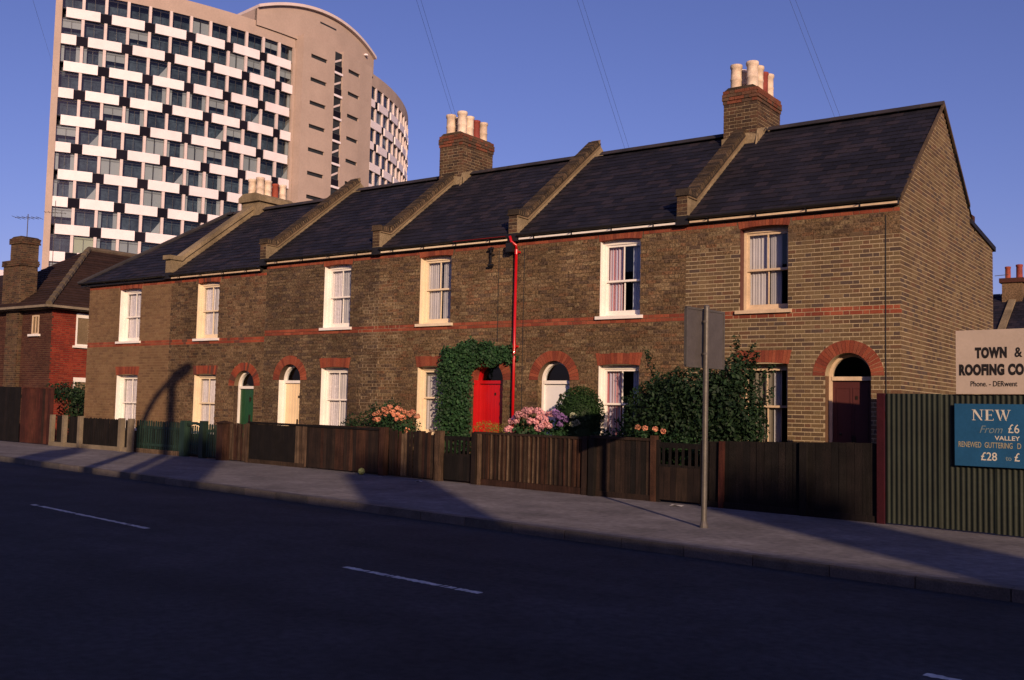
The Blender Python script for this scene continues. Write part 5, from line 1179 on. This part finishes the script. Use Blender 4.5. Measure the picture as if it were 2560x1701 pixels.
hs = [(490,800,'pink',1),(455,880,'pink',1.1),(505,885,'pink',1.),(565,730,'pink',1.1),(540,800,'pink',.9),(640,690,'pink',1.15),(700,690,'pink',1.15),(670,695,'pink',1.),(765,690,'pink',1),(790,715,'pink',1.1),(835,725,'pink',1),(830,785,'pink',1.1),(775,755,'pink',.9),(685,795,'pink',1),(745,800,'pink',.9),(770,870,'pink',1.2),(805,845,'pink',.8),(860,835,'pink',.8),(885,850,'pink',.8),(900,725,'pink',1),(635,740,'pink',.9),(515,760,'purple',.8),(945,710,'purple',1.1),(960,750,'purple',1.1),(1000,750,'purple',1.1),(1045,775,'purple',1),(990,830,'purple',.9),(1120,830,'pale',1),(1165,815,'pale',1),(1125,740,'pale',1)]
sp = []
for (a, c, k, s) in hs: P = unproj(1160+a/4.1275, 860+c/4.1275, -1.2+random.uniform(-.12,.1)); sp.append((P.x, P.y, P.z, k, s*.85))
flowers(hy, sp, FP); stems(hy, x, y, [(-7.3,-1.0,1.1),(-6.8,-1.0,1.2),(-6.3,-1.0,1.1)], .015)
x, y = -7.85, -1.1; ye = thing('shrub', 'low golden yellow shrub at the foot of the red door', 'shrub', (x, y, pz(x, y)))
P_, N_ = multi([((-7.9,-1.1,1.07),(.34,.25,.17)),((-7.6,-1.1,1.02),(.28,.2,.17)),((-7.85,-1.1,.5),(.4,.3,.4))], 2600, .4); leaf_mesh('foliage', P_, N_, .035, M['yellowleaf'], ye, .5); stems(ye, x, y, [(x,y,.8)], .02)
x, y = -4.3, -1.3; lf = thing('flower_bed', 'leafy bed with orange blooms over the dark fence', 'plant', (x, y, pz(x, y)))
P_, N_ = multi([((-4.9,-1.2,.95),(.5,.25,.25)),((-4.2,-1.25,.95),(.45,.25,.25)),((-3.6,-1.25,.95),(.4,.2,.25)),((-5.2,-1.1,.9),(.3,.2,.25)),((-3.2,-1.3,.6),(.5,.2,.45))], 2200, .7); leaf_mesh('foliage', P_, N_, .07, M['roseleaf'], lf, .5); stems(lf, x, y, [(-4.6,-1.2,1.0),(-4.0,-1.2,1.0)], .012)
sp = []
for (a, c) in [(260,1040),(310,1045),(350,1055),(225,1035)]: P = unproj(1480+a/1.96, 540+c/1.96, -1.35); sp.append((P.x, P.y, P.z, 'peach', .7))
flowers(lf, sp, FP)
x, y = -25.6, .6; nbz = thing('bush', 'dark bush above the brown boards beside red brick house', 'bush', (x, y, pz(x, y)))
P_, N_ = multi([((-26.0,.6,1.75),(.8,.5,.35)),((-26.8,.6,1.7),(.6,.4,.35)),((-25.2,.6,1.6),(.5,.4,.35)),((-25.8,.6,1.0),(.6,.4,.7))], 2600, .8); leaf_mesh('foliage', P_, N_, .1, M['shrub'], nbz, .5); stems(nbz, x, y, [(-25.3,.6,1.8),(-26,.6,1.8)], .03)
# low plants behind the red-door gate so the garden does not look bare
x, y = -9.4, -.9; gp = thing('plant', 'low leafy plants seen through the picket gaps by roses', 'plant', (x, y, pz(x, y)))
P_, N_ = multi([((-9.6,-.9,.45),(.6,.25,.4)),((-8.8,-.7,.4),(.4,.25,.35))], 900, .7); leaf_mesh('foliage', P_, N_, .07, M['ivy'], gp, .5)

# ------------------------------------------------------------------ small things on the pavement, overhead wires
q = MB(); q.lathe([(.0005,-.075)]+[(.075*math.cos(a), .075*math.sin(a)) for a in np.linspace(-1.4,1.4,9)]+[(.0005,.075)], (0,0,0), 14); bx0, by0 = -11.05, -1.45; o = q.build('ball', M['ball'], smooth=True); o.location = (bx0, by0, pz(bx0,by0)+.075); tag(o, 'small grubby yellow green ball at the foot of the fence', 'ball')
for i, (lx, ly, sx, sy, lab) in enumerate([(-3.05,-2.2,.22,.1,'scrap of pale paper at the fence foot beside the dark gate'),(-9.0,-1.9,.16,.06,'thin scrap of pale paper on pavement below the light gatepost')]):
    q = MB(); V = [(-sx/2,-sy/2,.006),(0,-sy/2,.03),(sx/2,-sy/2,.008),(sx/2,sy/2,.02),(0,sy/2,.012),(-sx/2,sy/2,.025)]; q.add(V+[(a,b_,c-.002) for a,b_,c in V], [(0,1,4,5),(1,2,3,4),(6,11,10,7),(7,10,9,8),(0,6,7,1),(1,7,8,2),(2,8,9,3),(3,9,10,4),(4,10,11,5),(5,11,6,0)]); o = q.build('litter', M['paper']); o.location = (lx, ly, pz(lx,ly)+.002); tag(o, lab, 'litter')
def wire(label, top, end, yend, n=2, gap=.12, zt=10.5):
    a = unproj(end[0], end[1], yend); d = FWD*2587.1 + RGT*(top[0]-1280) - UPV*(top[1]-850.5); t = (zt-CAM.z)/d.z; c = CAM + d*t
    c2 = a + (c-a)*2.2; t_ = thing('overhead_wire', label, 'wire', tuple(a))
    for i in range(n):
        b = MB(); o = Vector((gap*i, 0, 0)); pts = []
        for k in range(13): f = k/12; p = a.lerp(c2, f)+o; p.z -= .25*4*f*(1-f)*0; pts.append(p)
        b.tube(pts, .0028, 5); b.build('strand', M['wire'], t_)
wire('pair of thin wires in the sky ending at the middle chimney', (1041,0), (1134,300), 4.2)
wire('pair of thin wires crossing the sky above the white-door house', (1443,0), (1562,372), 4.4)
wire('pair of thin wires crossing the sky above the end house', (1974,0), (2090,302), 4.2)
wire('single faint wire in the sky left of the tower', (82,0), (140,190), 9.0, 1)
